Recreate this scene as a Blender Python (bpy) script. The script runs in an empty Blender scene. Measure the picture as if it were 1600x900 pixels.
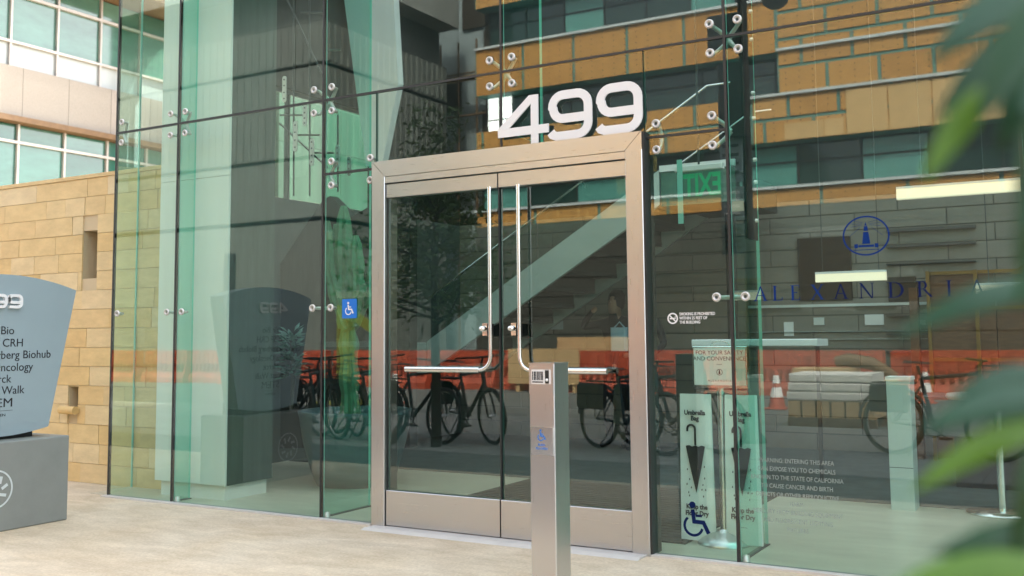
import bpy, bmesh, math, random
from mathutils import Vector, Matrix
random.seed(7)
rad = math.radians
SC = bpy.context.scene
COL = SC.collection
# ------------------------------------------------------------------ camera
CAM = Vector((0.0, -5.670, 1.30))
YAW, PITCH, ROLL, FPX, CX, CY = rad(30.08), rad(5.001), rad(-0.541), 1582.9, 800.0, 383.15
_f = Vector((-math.sin(YAW)*math.cos(PITCH), math.cos(YAW)*math.cos(PITCH), math.sin(PITCH)))
_r0 = Vector((math.cos(YAW), math.sin(YAW), 0)); _u0 = _r0.cross(_f)
_r = math.cos(ROLL)*_r0 + math.sin(ROLL)*_u0
_u = -math.sin(ROLL)*_r0 + math.cos(ROLL)*_u0
cd = bpy.data.cameras.new('camera'); cam = bpy.data.objects.new('camera', cd); COL.objects.link(cam)
cam.matrix_world = Matrix(((_r.x, _u.x, -_f.x, CAM.x), (_r.y, _u.y, -_f.y, CAM.y), (_r.z, _u.z, -_f.z, CAM.z), (0, 0, 0, 1)))
cd.sensor_width = 36.0; cd.lens = FPX*36.0/1600.0
cd.shift_y = (CY-450.0)/1600.0
cd.clip_start = 0.05; cd.clip_end = 1000
cd.dof.use_dof = True; cd.dof.focus_distance = 6.6; cd.dof.aperture_fstop = 2.8
SC.camera = cam
def at(px, py, Y):            # photograph pixel -> point on the plane y = Y
    d = (px-CX)/FPX*_r - (py-CY)/FPX*_u + _f
    return CAM + d*((Y-CAM.y)/d.y)
# ------------------------------------------------------------------ light
w = bpy.data.worlds.new('World'); SC.world = w; w.use_nodes = True
wn = w.node_tree.nodes; wl = w.node_tree.links
sky = wn.new('ShaderNodeTexSky'); sky.sky_type = 'NISHITA'; sky.sun_disc = False
SUN_EL, SUN_AZ = rad(50), rad(28)      # azimuth clockwise from +y
sky.sun_elevation = SUN_EL; sky.sun_rotation = SUN_AZ
sky.air_density = 1.0; sky.dust_density = 4.0; sky.ozone_density = 1.0
hs = wn.new('ShaderNodeHueSaturation'); hs.inputs['Saturation'].default_value = 0.45; wl.new(sky.outputs[0], hs.inputs['Color'])   # thin high cloud: a paler blue
bg = wn['Background']; wl.new(hs.outputs[0], bg.inputs[0]); bg.inputs[1].default_value = 0.15
sd = bpy.data.lights.new('sun', 'SUN'); sun = bpy.data.objects.new('sun', sd); COL.objects.link(sun)
sd.energy = 2.0; sd.angle = rad(3); sd.color = (1.0, 0.93, 0.82)
sdir = Vector((math.sin(SUN_AZ)*math.cos(SUN_EL), math.cos(SUN_AZ)*math.cos(SUN_EL), math.sin(SUN_EL)))
sun.rotation_euler = sdir.to_track_quat('Z', 'Y').to_euler()
SC.view_settings.view_transform = 'Standard'; SC.view_settings.look = 'None'
SC.view_settings.exposure = 2.55; SC.view_settings.gamma = 1.0
cy = SC.cycles
cy.use_denoising = True; cy.max_bounces = 14; cy.transparent_max_bounces = 32
cy.glossy_bounces = 6; cy.diffuse_bounces = 4; cy.transmission_bounces = 6
cy.caustics_reflective = False; cy.caustics_refractive = False; cy.sample_clamp_indirect = 6
# ------------------------------------------------------------------ materials
def nt(name):
    m = bpy.data.materials.new(name); m.use_nodes = True
    t = m.node_tree; return m, t, t.nodes, t.links, t.nodes['Principled BSDF']
def mat(name, col, rough=0.6, metal=0.0, var=0.0, scale=6.0, bump=0.0, bscale=None, col2=None, stretch=(1, 1, 1), spec=0.5):
    m, t, n, l, b = nt(name)
    b.inputs['Roughness'].default_value = rough; b.inputs['Metallic'].default_value = metal
    b.inputs['Specular IOR Level'].default_value = spec
    c1 = (*col, 1); b.inputs['Base Color'].default_value = c1
    if var or bump or col2:
        tc = n.new('ShaderNodeTexCoord'); mp = n.new('ShaderNodeMapping'); mp.inputs['Scale'].default_value = stretch
        l.new(tc.outputs['Object'], mp.inputs['Vector'])
        nz = n.new('ShaderNodeTexNoise'); nz.inputs['Scale'].default_value = scale; nz.inputs['Detail'].default_value = 6
        nz.inputs['Roughness'].default_value = 0.65
        l.new(mp.outputs[0], nz.inputs['Vector'])
        cr = n.new('ShaderNodeValToRGB')
        ca = tuple(max(0, x*(1-var)) for x in col); cb = col2 if col2 else tuple(min(1, x*(1+var)) for x in col)
        cr.color_ramp.elements[0].color = (*ca, 1); cr.color_ramp.elements[1].color = (*cb, 1)
        cr.color_ramp.elements[0].position = 0.3; cr.color_ramp.elements[1].position = 0.7
        l.new(nz.outputs['Fac'], cr.inputs[0]); l.new(cr.outputs[0], b.inputs['Base Color'])
        if bump:
            nb = n.new('ShaderNodeTexNoise'); nb.inputs['Scale'].default_value = bscale or scale*6; nb.inputs['Detail'].default_value = 5
            l.new(mp.outputs[0], nb.inputs['Vector'])
            bp = n.new('ShaderNodeBump'); bp.inputs['Strength'].default_value = bump; bp.inputs['Distance'].default_value = 0.01
            l.new(nb.outputs['Fac'], bp.inputs['Height']); l.new(bp.outputs[0], b.inputs['Normal'])
    return m
def piecewise(name, cols, rough=0.8, scale=9.0, bump=0.25, stretch=(1, 1, 1), var=0.18, bscale=60, spec=0.3):
    # each object gets its own tone out of a short range, plus grain
    m, t, n, l, b = nt(name); b.inputs['Roughness'].default_value = rough; b.inputs['Specular IOR Level'].default_value = spec
    oi = n.new('ShaderNodeObjectInfo'); cr = n.new('ShaderNodeValToRGB')
    el = cr.color_ramp.elements
    for i, c in enumerate(cols):
        p = i/(len(cols)-1)
        e = el[i] if i < 2 else el.new(p)
        e.position = p
    for i, c in enumerate(cols):
        p = i/(len(cols)-1)
        e = min(el, key=lambda q: abs(q.position-p)); e.color = (*c, 1)
    l.new(oi.outputs['Random'], cr.inputs[0])
    tc = n.new('ShaderNodeTexCoord'); mp = n.new('ShaderNodeMapping'); mp.inputs['Scale'].default_value = stretch
    l.new(tc.outputs['Object'], mp.inputs[0])
    ad = n.new('ShaderNodeVectorMath'); ad.operation = 'ADD'; l.new(mp.outputs[0], ad.inputs[0])
    sc = n.new('ShaderNodeVectorMath'); sc.operation = 'SCALE'; sc.inputs[0].default_value = (37, 53, 71); l.new(oi.outputs['Random'], sc.inputs['Scale'])
    l.new(sc.outputs[0], ad.inputs[1])
    nz = n.new('ShaderNodeTexNoise'); nz.inputs['Scale'].default_value = scale; nz.inputs['Detail'].default_value = 7; nz.inputs['Roughness'].default_value = 0.7
    l.new(ad.outputs[0], nz.inputs['Vector'])
    mr = n.new('ShaderNodeMapRange'); mr.inputs[1].default_value = 0.25; mr.inputs[2].default_value = 0.75
    mr.inputs[3].default_value = 1-var; mr.inputs[4].default_value = 1+var; l.new(nz.outputs['Fac'], mr.inputs[0])
    mx = n.new('ShaderNodeVectorMath'); mx.operation = 'SCALE'; l.new(cr.outputs[0], mx.inputs[0]); l.new(mr.outputs[0], mx.inputs['Scale'])
    l.new(mx.outputs[0], b.inputs['Base Color'])
    nb = n.new('ShaderNodeTexNoise'); nb.inputs['Scale'].default_value = bscale; nb.inputs['Detail'].default_value = 5; l.new(ad.outputs[0], nb.inputs['Vector'])
    bp = n.new('ShaderNodeBump'); bp.inputs['Strength'].default_value = bump; bp.inputs['Distance'].default_value = 0.006
    l.new(nb.outputs['Fac'], bp.inputs['Height']); l.new(bp.outputs[0], b.inputs['Normal'])
    return m
def glass(name, tint, ior, refl_tint=(0.93, 1.0, 0.97), rough=0.0, wave=0.0):
    # architectural glass: tinted see-through pane, Fresnel mirror on the face the ray enters by
    m = bpy.data.materials.new(name); m.use_nodes = True; t = m.node_tree; n = t.nodes; l = t.links; n.clear()
    o = n.new('ShaderNodeOutputMaterial'); mix = n.new('ShaderNodeMixShader')
    tr = n.new('ShaderNodeBsdfTransparent'); tr.inputs[0].default_value = (*[x**0.5 for x in tint], 1)
    gl = n.new('ShaderNodeBsdfGlossy'); gl.inputs['Color'].default_value = (*refl_tint, 1); gl.inputs['Roughness'].default_value = rough
    fr = n.new('ShaderNodeFresnel'); fr.inputs[0].default_value = ior
    ge = n.new('ShaderNodeNewGeometry'); inv = n.new('ShaderNodeMath'); inv.operation = 'SUBTRACT'; inv.inputs[0].default_value = 1
    l.new(ge.outputs['Backfacing'], inv.inputs[1])
    mu = n.new('ShaderNodeMath'); mu.operation = 'MULTIPLY'; l.new(fr.outputs[0], mu.inputs[0]); l.new(inv.outputs[0], mu.inputs[1])
    if wave:
        tc = n.new('ShaderNodeTexCoord'); nz = n.new('ShaderNodeTexNoise'); nz.inputs['Scale'].default_value = 0.9; nz.inputs['Detail'].default_value = 1
        l.new(tc.outputs['Object'], nz.inputs['Vector']); bp = n.new('ShaderNodeBump'); bp.inputs['Strength'].default_value = wave; bp.inputs['Distance'].default_value = 0.01
        l.new(nz.outputs['Fac'], bp.inputs['Height']); l.new(bp.outputs[0], gl.inputs['Normal'])
    l.new(mu.outputs[0], mix.inputs[0]); l.new(tr.outputs[0], mix.inputs[1]); l.new(gl.outputs[0], mix.inputs[2]); l.new(mix.outputs[0], o.inputs[0])
    return m
def emit(name, col, s):
    m, t, n, l, b = nt(name); b.inputs['Base Color'].default_value = (*col, 1)
    b.inputs['Emission Color'].default_value = (*col, 1); b.inputs['Emission Strength'].default_value = s; return m
def leaf_mat(name, c1, c2):
    m, t, n, l, b = nt(name); b.inputs['Roughness'].default_value = 0.35
    tc = n.new('ShaderNodeTexCoord'); nz = n.new('ShaderNodeTexNoise'); nz.inputs['Scale'].default_value = 9; l.new(tc.outputs['Object'], nz.inputs[0])
    cr = n.new('ShaderNodeValToRGB'); cr.color_ramp.elements[0].color = (*c1, 1); cr.color_ramp.elements[1].color = (*c2, 1); l.new(nz.outputs['Fac'], cr.inputs[0])
    l.new(cr.outputs[0], b.inputs['Base Color'])
    tl = n.new('ShaderNodeBsdfTranslucent'); l.new(cr.outputs[0], tl.inputs[0]); mx = n.new('ShaderNodeMixShader'); mx.inputs[0].default_value = 0.35
    l.new(b.outputs[0], mx.inputs[1]); l.new(tl.outputs[0], mx.inputs[2]); l.new(mx.outputs[0], n['Material Output'].inputs[0]); return m
G_PANE = glass('facade_glass', (0.77, 0.93, 0.86), 1.95, (0.94, 1.0, 0.95))
G_DOOR = glass('door_glass', (0.54, 0.68, 0.60), 1.95, (0.94, 1.0, 0.95))
G_FIN = glass('fin_glass', (0.46, 0.82, 0.73), 1.6)
G_CLEAR = glass('balustrade_glass', (0.74, 0.88, 0.83), 1.5)
G_ROOF = glass('added_roof_glass', (0.90, 0.93, 0.91), 1.45)  # unseen roof, glazed to let daylight into the lobby
EDGE = mat('glass_edge', (0.25, 0.62, 0.52), 0.3)
EDGE_D = mat('glass_edge_dark', (0.03, 0.10, 0.08), 0.3)
SEAL = mat('black_silicone', (0.022, 0.025, 0.024), 0.5)
def brushed(name, col, rough, along):
    m, t, n, l, b = nt(name); b.inputs['Metallic'].default_value = 1.0; b.inputs['Base Color'].default_value = (*col, 1)
    tc = n.new('ShaderNodeTexCoord'); mp = n.new('ShaderNodeMapping'); mp.inputs['Scale'].default_value = along
    l.new(tc.outputs['Object'], mp.inputs[0]); nz = n.new('ShaderNodeTexNoise'); nz.inputs['Scale'].default_value = 40; nz.inputs['Detail'].default_value = 4
    l.new(mp.outputs[0], nz.inputs['Vector']); mr = n.new('ShaderNodeMapRange'); mr.inputs[3].default_value = rough*0.75; mr.inputs[4].default_value = rough*1.3
    l.new(nz.outputs['Fac'], mr.inputs[0]); l.new(mr.outputs[0], b.inputs['Roughness'])
    bp = n.new('ShaderNodeBump'); bp.inputs['Strength'].default_value = 0.06; bp.inputs['Distance'].default_value = 0.002
    l.new(nz.outputs['Fac'], bp.inputs['Height']); l.new(bp.outputs[0], b.inputs['Normal']); return m
STEEL = brushed('brushed_steel', (0.61, 0.615, 0.61), 0.30, (8, 8, 0.15))
STEELH = brushed('brushed_steel_level', (0.61, 0.615, 0.61), 0.30, (0.15, 8, 8))
CHROME = brushed('polished_steel', (0.78, 0.77, 0.74), 0.18, (1, 1, 1))
CAPM = mat('satin_cap', (0.60, 0.58, 0.54), 0.35, 0.45)
BLACK = mat('black_paint', (0.015, 0.016, 0.016), 0.45)
DARK = mat('dark_steel', (0.05, 0.055, 0.055), 0.5)
WHITE = mat('white_paint', (0.80, 0.79, 0.77), 0.5, var=0.03, scale=3)
PAPER = mat('bag_plastic', (0.90, 0.91, 0.90), 0.4, var=0.03, scale=4, bump=0.15, bscale=12)
SILL = mat('pale_sill', (0.56, 0.53, 0.48), 0.6, var=0.08, scale=6)
BLUE = mat('sign_blue', (0.01, 0.17, 0.62), 0.4)
NAVY = mat('navy_vinyl', (0.003, 0.012, 0.07), 0.6, spec=0.1)
NAVYB = mat('blue_vinyl', (0.004, 0.03, 0.16), 0.6, spec=0.1)
FROST = mat('frosted_vinyl', (0.27, 0.32, 0.29), 0.6)
INK = mat('black_ink', (0.012, 0.013, 0.015), 0.6)
GREYP = mat('sign_grey_paint', (0.30, 0.375, 0.395), 0.35, var=0.03, scale=2)
PLINTH = mat('plinth_grey_paint', (0.22, 0.235, 0.215), 0.55, var=0.08, scale=3, bump=0.03)
COLDARK = mat('column_dark_body', (0.075, 0.095, 0.085), 0.8, var=0.15, scale=2.5, stretch=(5, 5, 0.4), bump=0.1)
COLW = mat('white_column_plaster', (0.78, 0.77, 0.72), 0.7, var=0.03, scale=2, stretch=(4, 4, 0.4))
FLOOR = mat('lobby_floor_stone', (0.52, 0.48, 0.38), 0.35, var=0.14, scale=2.2, stretch=(0.6, 2, 1))
def ground_mat():
    m, t, n, l, b = nt('plaza_limestone'); b.inputs['Roughness'].default_value = 0.75; b.inputs['Specular IOR Level'].default_value = 0.3
    tc = n.new('ShaderNodeTexCoord')
    cols = [((0.60, 0.495, 0.355), (0.665, 0.58, 0.455), 1.1, (1, 1, 1)), ((0.86, 0.83, 0.79), (1.08, 1.07, 1.05), 3.0, (1, 2.2, 1)), ((0.86, 0.84, 0.82), (1.08, 1.08, 1.08), 55.0, (1, 1, 1))]
    prev = None
    for a, c, s, st in cols:
        mp = n.new('ShaderNodeMapping'); mp.inputs['Scale'].default_value = st; l.new(tc.outputs['Object'], mp.inputs[0])
        nz = n.new('ShaderNodeTexNoise'); nz.inputs['Scale'].default_value = s; nz.inputs['Detail'].default_value = 8; nz.inputs['Roughness'].default_value = 0.6; nz.inputs['Distortion'].default_value = 0.6
        l.new(mp.outputs[0], nz.inputs['Vector']); cr = n.new('ShaderNodeValToRGB'); e = cr.color_ramp.elements
        e[0].color = (*a, 1); e[1].color = (*c, 1); e[0].position = 0.35; e[1].position = 0.68; l.new(nz.outputs['Fac'], cr.inputs[0])
        if prev is None: prev = cr.outputs[0]
        else:
            mu = n.new('ShaderNodeVectorMath'); mu.operation = 'MULTIPLY'; l.new(prev, mu.inputs[0]); l.new(cr.outputs[0], mu.inputs[1]); prev = mu.outputs[0]
    l.new(prev, b.inputs['Base Color'])
    bp = n.new('ShaderNodeBump'); bp.inputs['Strength'].default_value = 0.15; bp.inputs['Distance'].default_value = 0.003; l.new(nz.outputs['Fac'], bp.inputs['Height']); l.new(bp.outputs[0], b.inputs['Normal'])
    return m
PLAZA = ground_mat()
WALK = mat('sidewalk_concrete', (0.24, 0.24, 0.225), 0.85, var=0.12, scale=1.5, bump=0.1)
BAND = mat('dark_granite_band', (0.07, 0.075, 0.075), 0.6, var=0.2, scale=5)
ASPH = mat('asphalt', (0.11, 0.115, 0.11), 0.85, var=0.25, scale=0.8, bump=0.2, bscale=80)
STONE = piecewise('sandstone', [(0.66, 0.45, 0.18), (0.70, 0.54, 0.29), (0.69, 0.51, 0.25), (0.72, 0.59, 0.37), (0.67, 0.47, 0.21), (0.70, 0.53, 0.28), (0.71, 0.57, 0.34)], 0.85, 4.0, 0.35, (1, 1, 2.4), 0.16, 45)
MORTAR = mat('stone_joint', (0.58, 0.47, 0.30), 0.9)
GRANITE = piecewise('granite_cladding', [(0.28, 0.255, 0.225), (0.32, 0.29, 0.26), (0.30, 0.275, 0.24)], 0.7, 30, 0.1, (1, 1, 1), 0.14, 90)
OFFGL = piecewise('office_teal_glass', [(0.02, 0.095, 0.07), (0.035, 0.14, 0.105), (0.05, 0.16, 0.13)], 0.08, 0.5, 0.0, (1, 1, 3), 0.35, 20, 0.9)
OFFGL2 = piecewise('office_pale_glass', [(0.05, 0.145, 0.115), (0.08, 0.19, 0.15), (0.11, 0.22, 0.18)], 0.08, 0.5, 0.0, (1, 1, 3), 0.35, 20, 0.8)
SPAND = mat('white_spandrel', (0.38, 0.42, 0.42), 0.15)
ALU = mat('pale_aluminium', (0.46, 0.43, 0.40), 0.4, 0.2)
SOFFIT = mat('wood_soffit', (0.16, 0.095, 0.045), 0.7, var=0.2, scale=6)
SHEATH = piecewise('gold_sheathing', [(0.50, 0.255, 0.065), (0.54, 0.29, 0.08), (0.46, 0.225, 0.055), (0.56, 0.315, 0.10)], 0.75, 3.0, 0.05, (1, 1, 1), 0.12, 30)
PALESH = piecewise('pale_sheathing', [(0.66, 0.45, 0.20), (0.60, 0.40, 0.17)], 0.75, 3.0, 0.05, (1, 1, 1), 0.08, 30)
def add_dots(m, sx, sz, rr):
    t = m.node_tree; n = t.nodes; l = t.links; b = n['Principled BSDF']; src = b.inputs['Base Color'].links[0].from_socket
    tc = n.new('ShaderNodeTexCoord'); a = n.new('ShaderNodeVectorMath'); a.operation = 'MULTIPLY'; a.inputs[1].default_value = (1/sx, 0, 1/sz); l.new(tc.outputs['Object'], a.inputs[0])
    f = n.new('ShaderNodeVectorMath'); f.operation = 'FRACTION'; l.new(a.outputs[0], f.inputs[0])
    d = n.new('ShaderNodeVectorMath'); d.operation = 'SUBTRACT'; d.inputs[1].default_value = (0.5, 0, 0.5); l.new(f.outputs[0], d.inputs[0])
    e = n.new('ShaderNodeVectorMath'); e.operation = 'MULTIPLY'; e.inputs[1].default_value = (sx, 0, sz); l.new(d.outputs[0], e.inputs[0])
    g_ = n.new('ShaderNodeVectorMath'); g_.operation = 'LENGTH'; l.new(e.outputs[0], g_.inputs[0])
    c = n.new('ShaderNodeMath'); c.operation = 'LESS_THAN'; c.inputs[1].default_value = rr; l.new(g_.outputs['Value'], c.inputs[0])
    mx = n.new('ShaderNodeMix'); mx.data_type = 'RGBA'; l.new(c.outputs[0], mx.inputs['Factor']); l.new(src, mx.inputs[6]); mx.inputs[7].default_value = (0.10, 0.06, 0.02, 1); l.new(mx.outputs[2], b.inputs['Base Color'])
add_dots(SHEATH, 0.41, 0.19, 0.022)
TAPE = mat('teal_joint_tape', (0.10, 0.24, 0.20), 0.6)
LEDGE = mat('metal_flashing', (0.60, 0.66, 0.66), 0.45, 0.2)
DKGLASS = mat('dark_window_glass', (0.02, 0.045, 0.04), 0.06, spec=0.6)
TEALGL = mat('teal_window_glass', (0.10, 0.30, 0.26), 0.08, spec=0.6)
GREYWALL = piecewise('grey_block_wall', [(0.19, 0.18, 0.15), (0.22, 0.205, 0.17), (0.20, 0.19, 0.16)], 0.85, 3, 0.1, (1, 1, 1), 0.1, 40)
DKBLOCK = piecewise('dark_block_wall', [(0.05, 0.05, 0.042), (0.065, 0.062, 0.052)], 0.85, 3, 0.1, (1, 1, 1), 0.1, 40)
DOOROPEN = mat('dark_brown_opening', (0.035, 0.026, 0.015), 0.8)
CONC = mat('board_marked_concrete', (0.15, 0.165, 0.145), 0.85, var=0.28, scale=3.5, bump=0.3, bscale=14, stretch=(5, 5, 0.35))
CONCL = mat('pale_concrete', (0.28, 0.295, 0.265), 0.8, var=0.12, scale=1.2, stretch=(3, 3, 0.4))
CONCD = mat('dark_concrete', (0.10, 0.105, 0.095), 0.85, var=0.2, scale=2, stretch=(3, 3, 0.5))
BACKDROP = mat('dark_green_concrete', (0.04, 0.075, 0.055), 0.85, var=0.4, scale=0.5, stretch=(3, 3, 0.4))  # dark green tone keeps the added wall dim
GREYB = mat('grey_blue_wall', (0.30, 0.37, 0.38), 0.7, var=0.1, scale=0.6)
ORANGE = mat('orange_plastic', (0.38, 0.062, 0.026), 0.55, var=0.3, scale=4)
ORANGED = mat('orange_plastic_shade', (0.25, 0.035, 0.01), 0.7)
PLY = mat('plywood', (0.50, 0.33, 0.16), 0.8, var=0.15, scale=3, stretch=(1, 1, 6))
RUBBER = mat('tyre_rubber', (0.014, 0.014, 0.015), 0.7)
FRAMEM = mat('bicycle_black_paint', (0.018, 0.02, 0.021), 0.35)
BARK = mat('tree_bark', (0.045, 0.038, 0.028), 0.9, var=0.3, scale=14, bump=0.4)
LEAFD = piecewise('tree_leaf', [(0.05, 0.10, 0.03), (0.07, 0.125, 0.035), (0.09, 0.14, 0.04)], 0.6, 6, 0.0)
LEAF1 = leaf_mat('shrub_leaf_dark', (0.012, 0.06, 0.02), (0.035, 0.13, 0.04))
LEAF2 = leaf_mat('shrub_leaf_bright', (0.07, 0.19, 0.008), (0.17, 0.33, 0.015))
LEAF3 = leaf_mat('shrub_leaf_teal', (0.012, 0.07, 0.03), (0.05, 0.15, 0.08))
CACT = mat('cactus_skin', (0.13, 0.27, 0.16), 0.6, var=0.2, scale=8)
SUCC = mat('succulent_leaf', (0.07, 0.16, 0.12), 0.5, var=0.15, scale=8)
POT = mat('slate_blue_pot', (0.085, 0.13, 0.14), 0.5, var=0.1, scale=3)
SOIL = mat('soil', (0.03, 0.022, 0.015), 0.9)
STRING = mat('stair_stringer_paint', (0.50, 0.56, 0.52), 0.45, var=0.06, scale=1.5)
TREAD = mat('stair_tread_dark', (0.035, 0.048, 0.045), 0.6)
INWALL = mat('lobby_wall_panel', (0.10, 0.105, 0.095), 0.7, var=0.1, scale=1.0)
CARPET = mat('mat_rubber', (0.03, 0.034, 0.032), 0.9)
INDARK2 = mat('lobby_unlit_black', (0.012, 0.015, 0.014), 0.6)  # near-black stands in for the unlit upper lobby
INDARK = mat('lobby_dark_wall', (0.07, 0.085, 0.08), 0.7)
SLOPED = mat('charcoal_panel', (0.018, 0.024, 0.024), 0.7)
CEIL = mat('lobby_ceiling', (0.12, 0.12, 0.11), 0.8)
WALNUT = mat('walnut_veneer', (0.10, 0.04, 0.014), 0.5, var=0.3, scale=5, stretch=(1, 1, 8))
BRASS = mat('brass_trim', (0.20, 0.12, 0.03), 0.4, 0.6)
YELLOW = mat('yellow_paint', (0.20, 0.21, 0.035), 0.6)
RED = mat('red_paint', (0.6, 0.03, 0.02), 0.5)
SKIN = mat('skin', (0.35, 0.2, 0.14), 0.6)
CLOTH = mat('dark_cloth', (0.02, 0.022, 0.026), 0.9)
HAIR = mat('dark_hair', (0.012, 0.01, 0.009), 0.8)
LBLUE = mat('light_blue_cloth', (0.35, 0.5, 0.6), 0.8)
LIGHT = emit('linear_lamp', (1.0, 0.84, 0.62), 0.10)
EXITG = emit('exit_green', (0.01, 0.36, 0.16), 0.07)
SKYPANE = emit('sky_glow_pane', (0.95, 0.97, 0.95), 1.8)  # glow stands in for sky seen through the building corner
EXITP = glass('exit_acrylic', (0.70, 0.86, 0.80), 1.45)
# ------------------------------------------------------------------ mesh helpers
class MB:
    def __init__(s): s.v = []; s.f = []; s.mi = []; s.sm = []; s.cur = 0
    def add(s, vs, fs, smooth=False):
        o = len(s.v); s.v += [tuple(q) for q in vs]
        for f in fs: s.f.append([i+o for i in f]); s.mi.append(s.cur); s.sm.append(smooth)
        return s
    def box(s, x0, x1, y0, y1, z0, z1):
        v = [(x, y, z) for x in (x0, x1) for y in (y0, y1) for z in (z0, z1)]
        return s.add(v, [(0, 1, 3, 2), (4, 6, 7, 5), (0, 4, 5, 1), (2, 3, 7, 6), (0, 2, 6, 4), (1, 5, 7, 3)])
    def bbox(s, x0, x1, y0, y1, z0, z1, b=0.006):     # box with chamfered edges along its longest axis
        L = [x1-x0, y1-y0, z1-z0]; k = L.index(max(L)); lo = [x0, y0, z0]; hi = [x1, y1, z1]
        i, j = [q for q in range(3) if q != k]
        if k == 1: i, j = j, i
        P = [(lo[i]+b, lo[j]), (hi[i]-b, lo[j]), (hi[i], lo[j]+b), (hi[i], hi[j]-b), (hi[i]-b, hi[j]), (lo[i]+b, hi[j]), (lo[i], hi[j]-b), (lo[i], lo[j]+b)]
        vs = []
        for e in (lo[k], hi[k]):
            for p in P:
                q = [0, 0, 0]; q[i], q[j], q[k] = p[0], p[1], e; vs.append(q)
        fs = [tuple(reversed(range(8))), tuple(range(8, 16))]+[(a, (a+1) % 8, (a+1) % 8+8, a+8) for a in range(8)]
        return s.add(vs, fs)
    def prism(s, poly, F, t0, t1):                     # 2-D polygon on frame F = (origin, right, up), between normal offsets
        O, R, U = [Vector(q) for q in F]; N = R.cross(U); n = len(poly)
        area = sum(poly[i][0]*poly[(i+1) % n][1]-poly[(i+1) % n][0]*poly[i][1] for i in range(n))
        if area < 0: poly = list(reversed(poly))
        vs = [O+R*p[0]+U*p[1]+N*t for t in (t0, t1) for p in poly]
        fs = [tuple(reversed(range(n))), tuple(range(n, 2*n))]+[(i, (i+1) % n, (i+1) % n+n, i+n) for i in range(n)]
        return s.add(vs, fs)
    def ribbon(s, pts, wd, F, t0, t1, closed=False):
        n = len(pts); L = []; Rr = []
        for i in range(n):
            if closed: a, b, c = pts[i-1], pts[i], pts[(i+1) % n]
            else: a, b, c = pts[max(0, i-1)], pts[i], pts[min(n-1, i+1)]
            d1 = Vector((b[0]-a[0], b[1]-a[1])); d2 = Vector((c[0]-b[0], c[1]-b[1]))
            if d1.length < 1e-9: d1 = d2.copy()
            if d2.length < 1e-9: d2 = d1.copy()
            d1.normalize(); d2.normalize(); t = d1+d2
            if t.length < 1e-6: t = d1.copy()
            t.normalize(); nn = Vector((-t.y, t.x)); k = wd/2/max(0.35, nn.dot(Vector((-d1.y, d1.x))))
            L.append((b[0]+nn.x*k, b[1]+nn.y*k)); Rr.append((b[0]-nn.x*k, b[1]-nn.y*k))
        O, R, U = [Vector(q) for q in F]; N = R.cross(U)
        vs = []
        for t in (t0, t1):
            for l_, r_ in zip(L, Rr): vs += [O+R*l_[0]+U*l_[1]+N*t, O+R*r_[0]+U*r_[1]+N*t]
        fs = []; m = 2*n
        for i in range(n if closed else n-1):
            a, b = 2*i, (2*i+2) % m
            fs += [(a+m, a+1+m, b+1+m, b+m), (a, b, b+1, a+1), (a, a+m, b+m, b), (a+1, b+1, b+1+m, a+1+m)]
        if not closed: fs += [(0, 1, 1+m, m), (m-2, 2*m-2, 2*m-1, m-1)]
        return s.add(vs, fs)
    def tube(s, pts, r, n=8, cap=True, ribs=0):
        pts = [Vector(p) for p in pts]; k = len(pts); rs = r if isinstance(r, (list, tuple)) else [r]*k
        vs = []; up = None
        for i, p in enumerate(pts):
            d = (pts[min(i+1, k-1)]-pts[max(i-1, 0)]).normalized()
            if up is None: up = d.orthogonal().normalized()
            up = (up-d*up.dot(d)).normalized(); sd_ = d.cross(up)
            for j in range(n):
                a = 2*math.pi*j/n; q = rs[i]*(1-0.22*(j % 2) if ribs else 1)
                vs.append(p+(up*math.cos(a)+sd_*math.sin(a))*q)
        fs = [(i*n+j, i*n+(j+1) % n, (i+1)*n+(j+1) % n, (i+1)*n+j) for i in range(k-1) for j in range(n)]
        s.add(vs, fs, not ribs)
        if cap:
            s.add(vs[:n], [tuple(reversed(range(n)))]); s.add(vs[-n:], [tuple(range(n))])
        return s
    def lathe(s, prof, O, A=(0, 0, 1), n=24, cap=False):    # prof: (radius, height along A)
        A = Vector(A).normalized(); u = A.orthogonal().normalized(); v = A.cross(u); O = Vector(O)
        vs = [O+A*h+(u*math.cos(2*math.pi*j/n)+v*math.sin(2*math.pi*j/n))*r for r, h in prof for j in range(n)]
        fs = [(i*n+j, i*n+(j+1) % n, (i+1)*n+(j+1) % n, (i+1)*n+j) for i in range(len(prof)-1) for j in range(n)]
        return s.add(vs, fs, True)
    def torus(s, O, A, R, r, n=32, m=8):
        A = Vector(A).normalized(); u = A.orthogonal().normalized(); v = A.cross(u); O = Vector(O); vs = []
        for i in range(n):
            a = 2*math.pi*i/n; d = u*math.cos(a)+v*math.sin(a)
            for j in range(m):
                b = 2*math.pi*j/m; vs.append(O+d*(R+r*math.cos(b))+A*(r*math.sin(b)))
        fs = [(i*m+j, ((i+1) % n)*m+j, ((i+1) % n)*m+(j+1) % m, i*m+(j+1) % m) for i in range(n) for j in range(m)]
        return s.add(vs, fs, True)
    def mesh(s, name, mats):
        me = bpy.data.meshes.new(name); me.from_pydata(s.v, [], s.f); me.update()
        for m in (mats if isinstance(mats, (list, tuple)) else [mats]): me.materials.append(m)
        me.polygons.foreach_set('material_index', s.mi); me.polygons.foreach_set('use_smooth', s.sm)
        me.validate(); return me
    def build(s, name, mats, parent=None):
        o = bpy.data.objects.new(name, s.mesh(name, mats)); COL.objects.link(o)
        if parent: o.parent = parent; o.matrix_parent_inverse = Matrix.Translation(-wloc(parent)) if False else Matrix.Identity(4)
        return o
def wloc(o): return o.location
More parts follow.
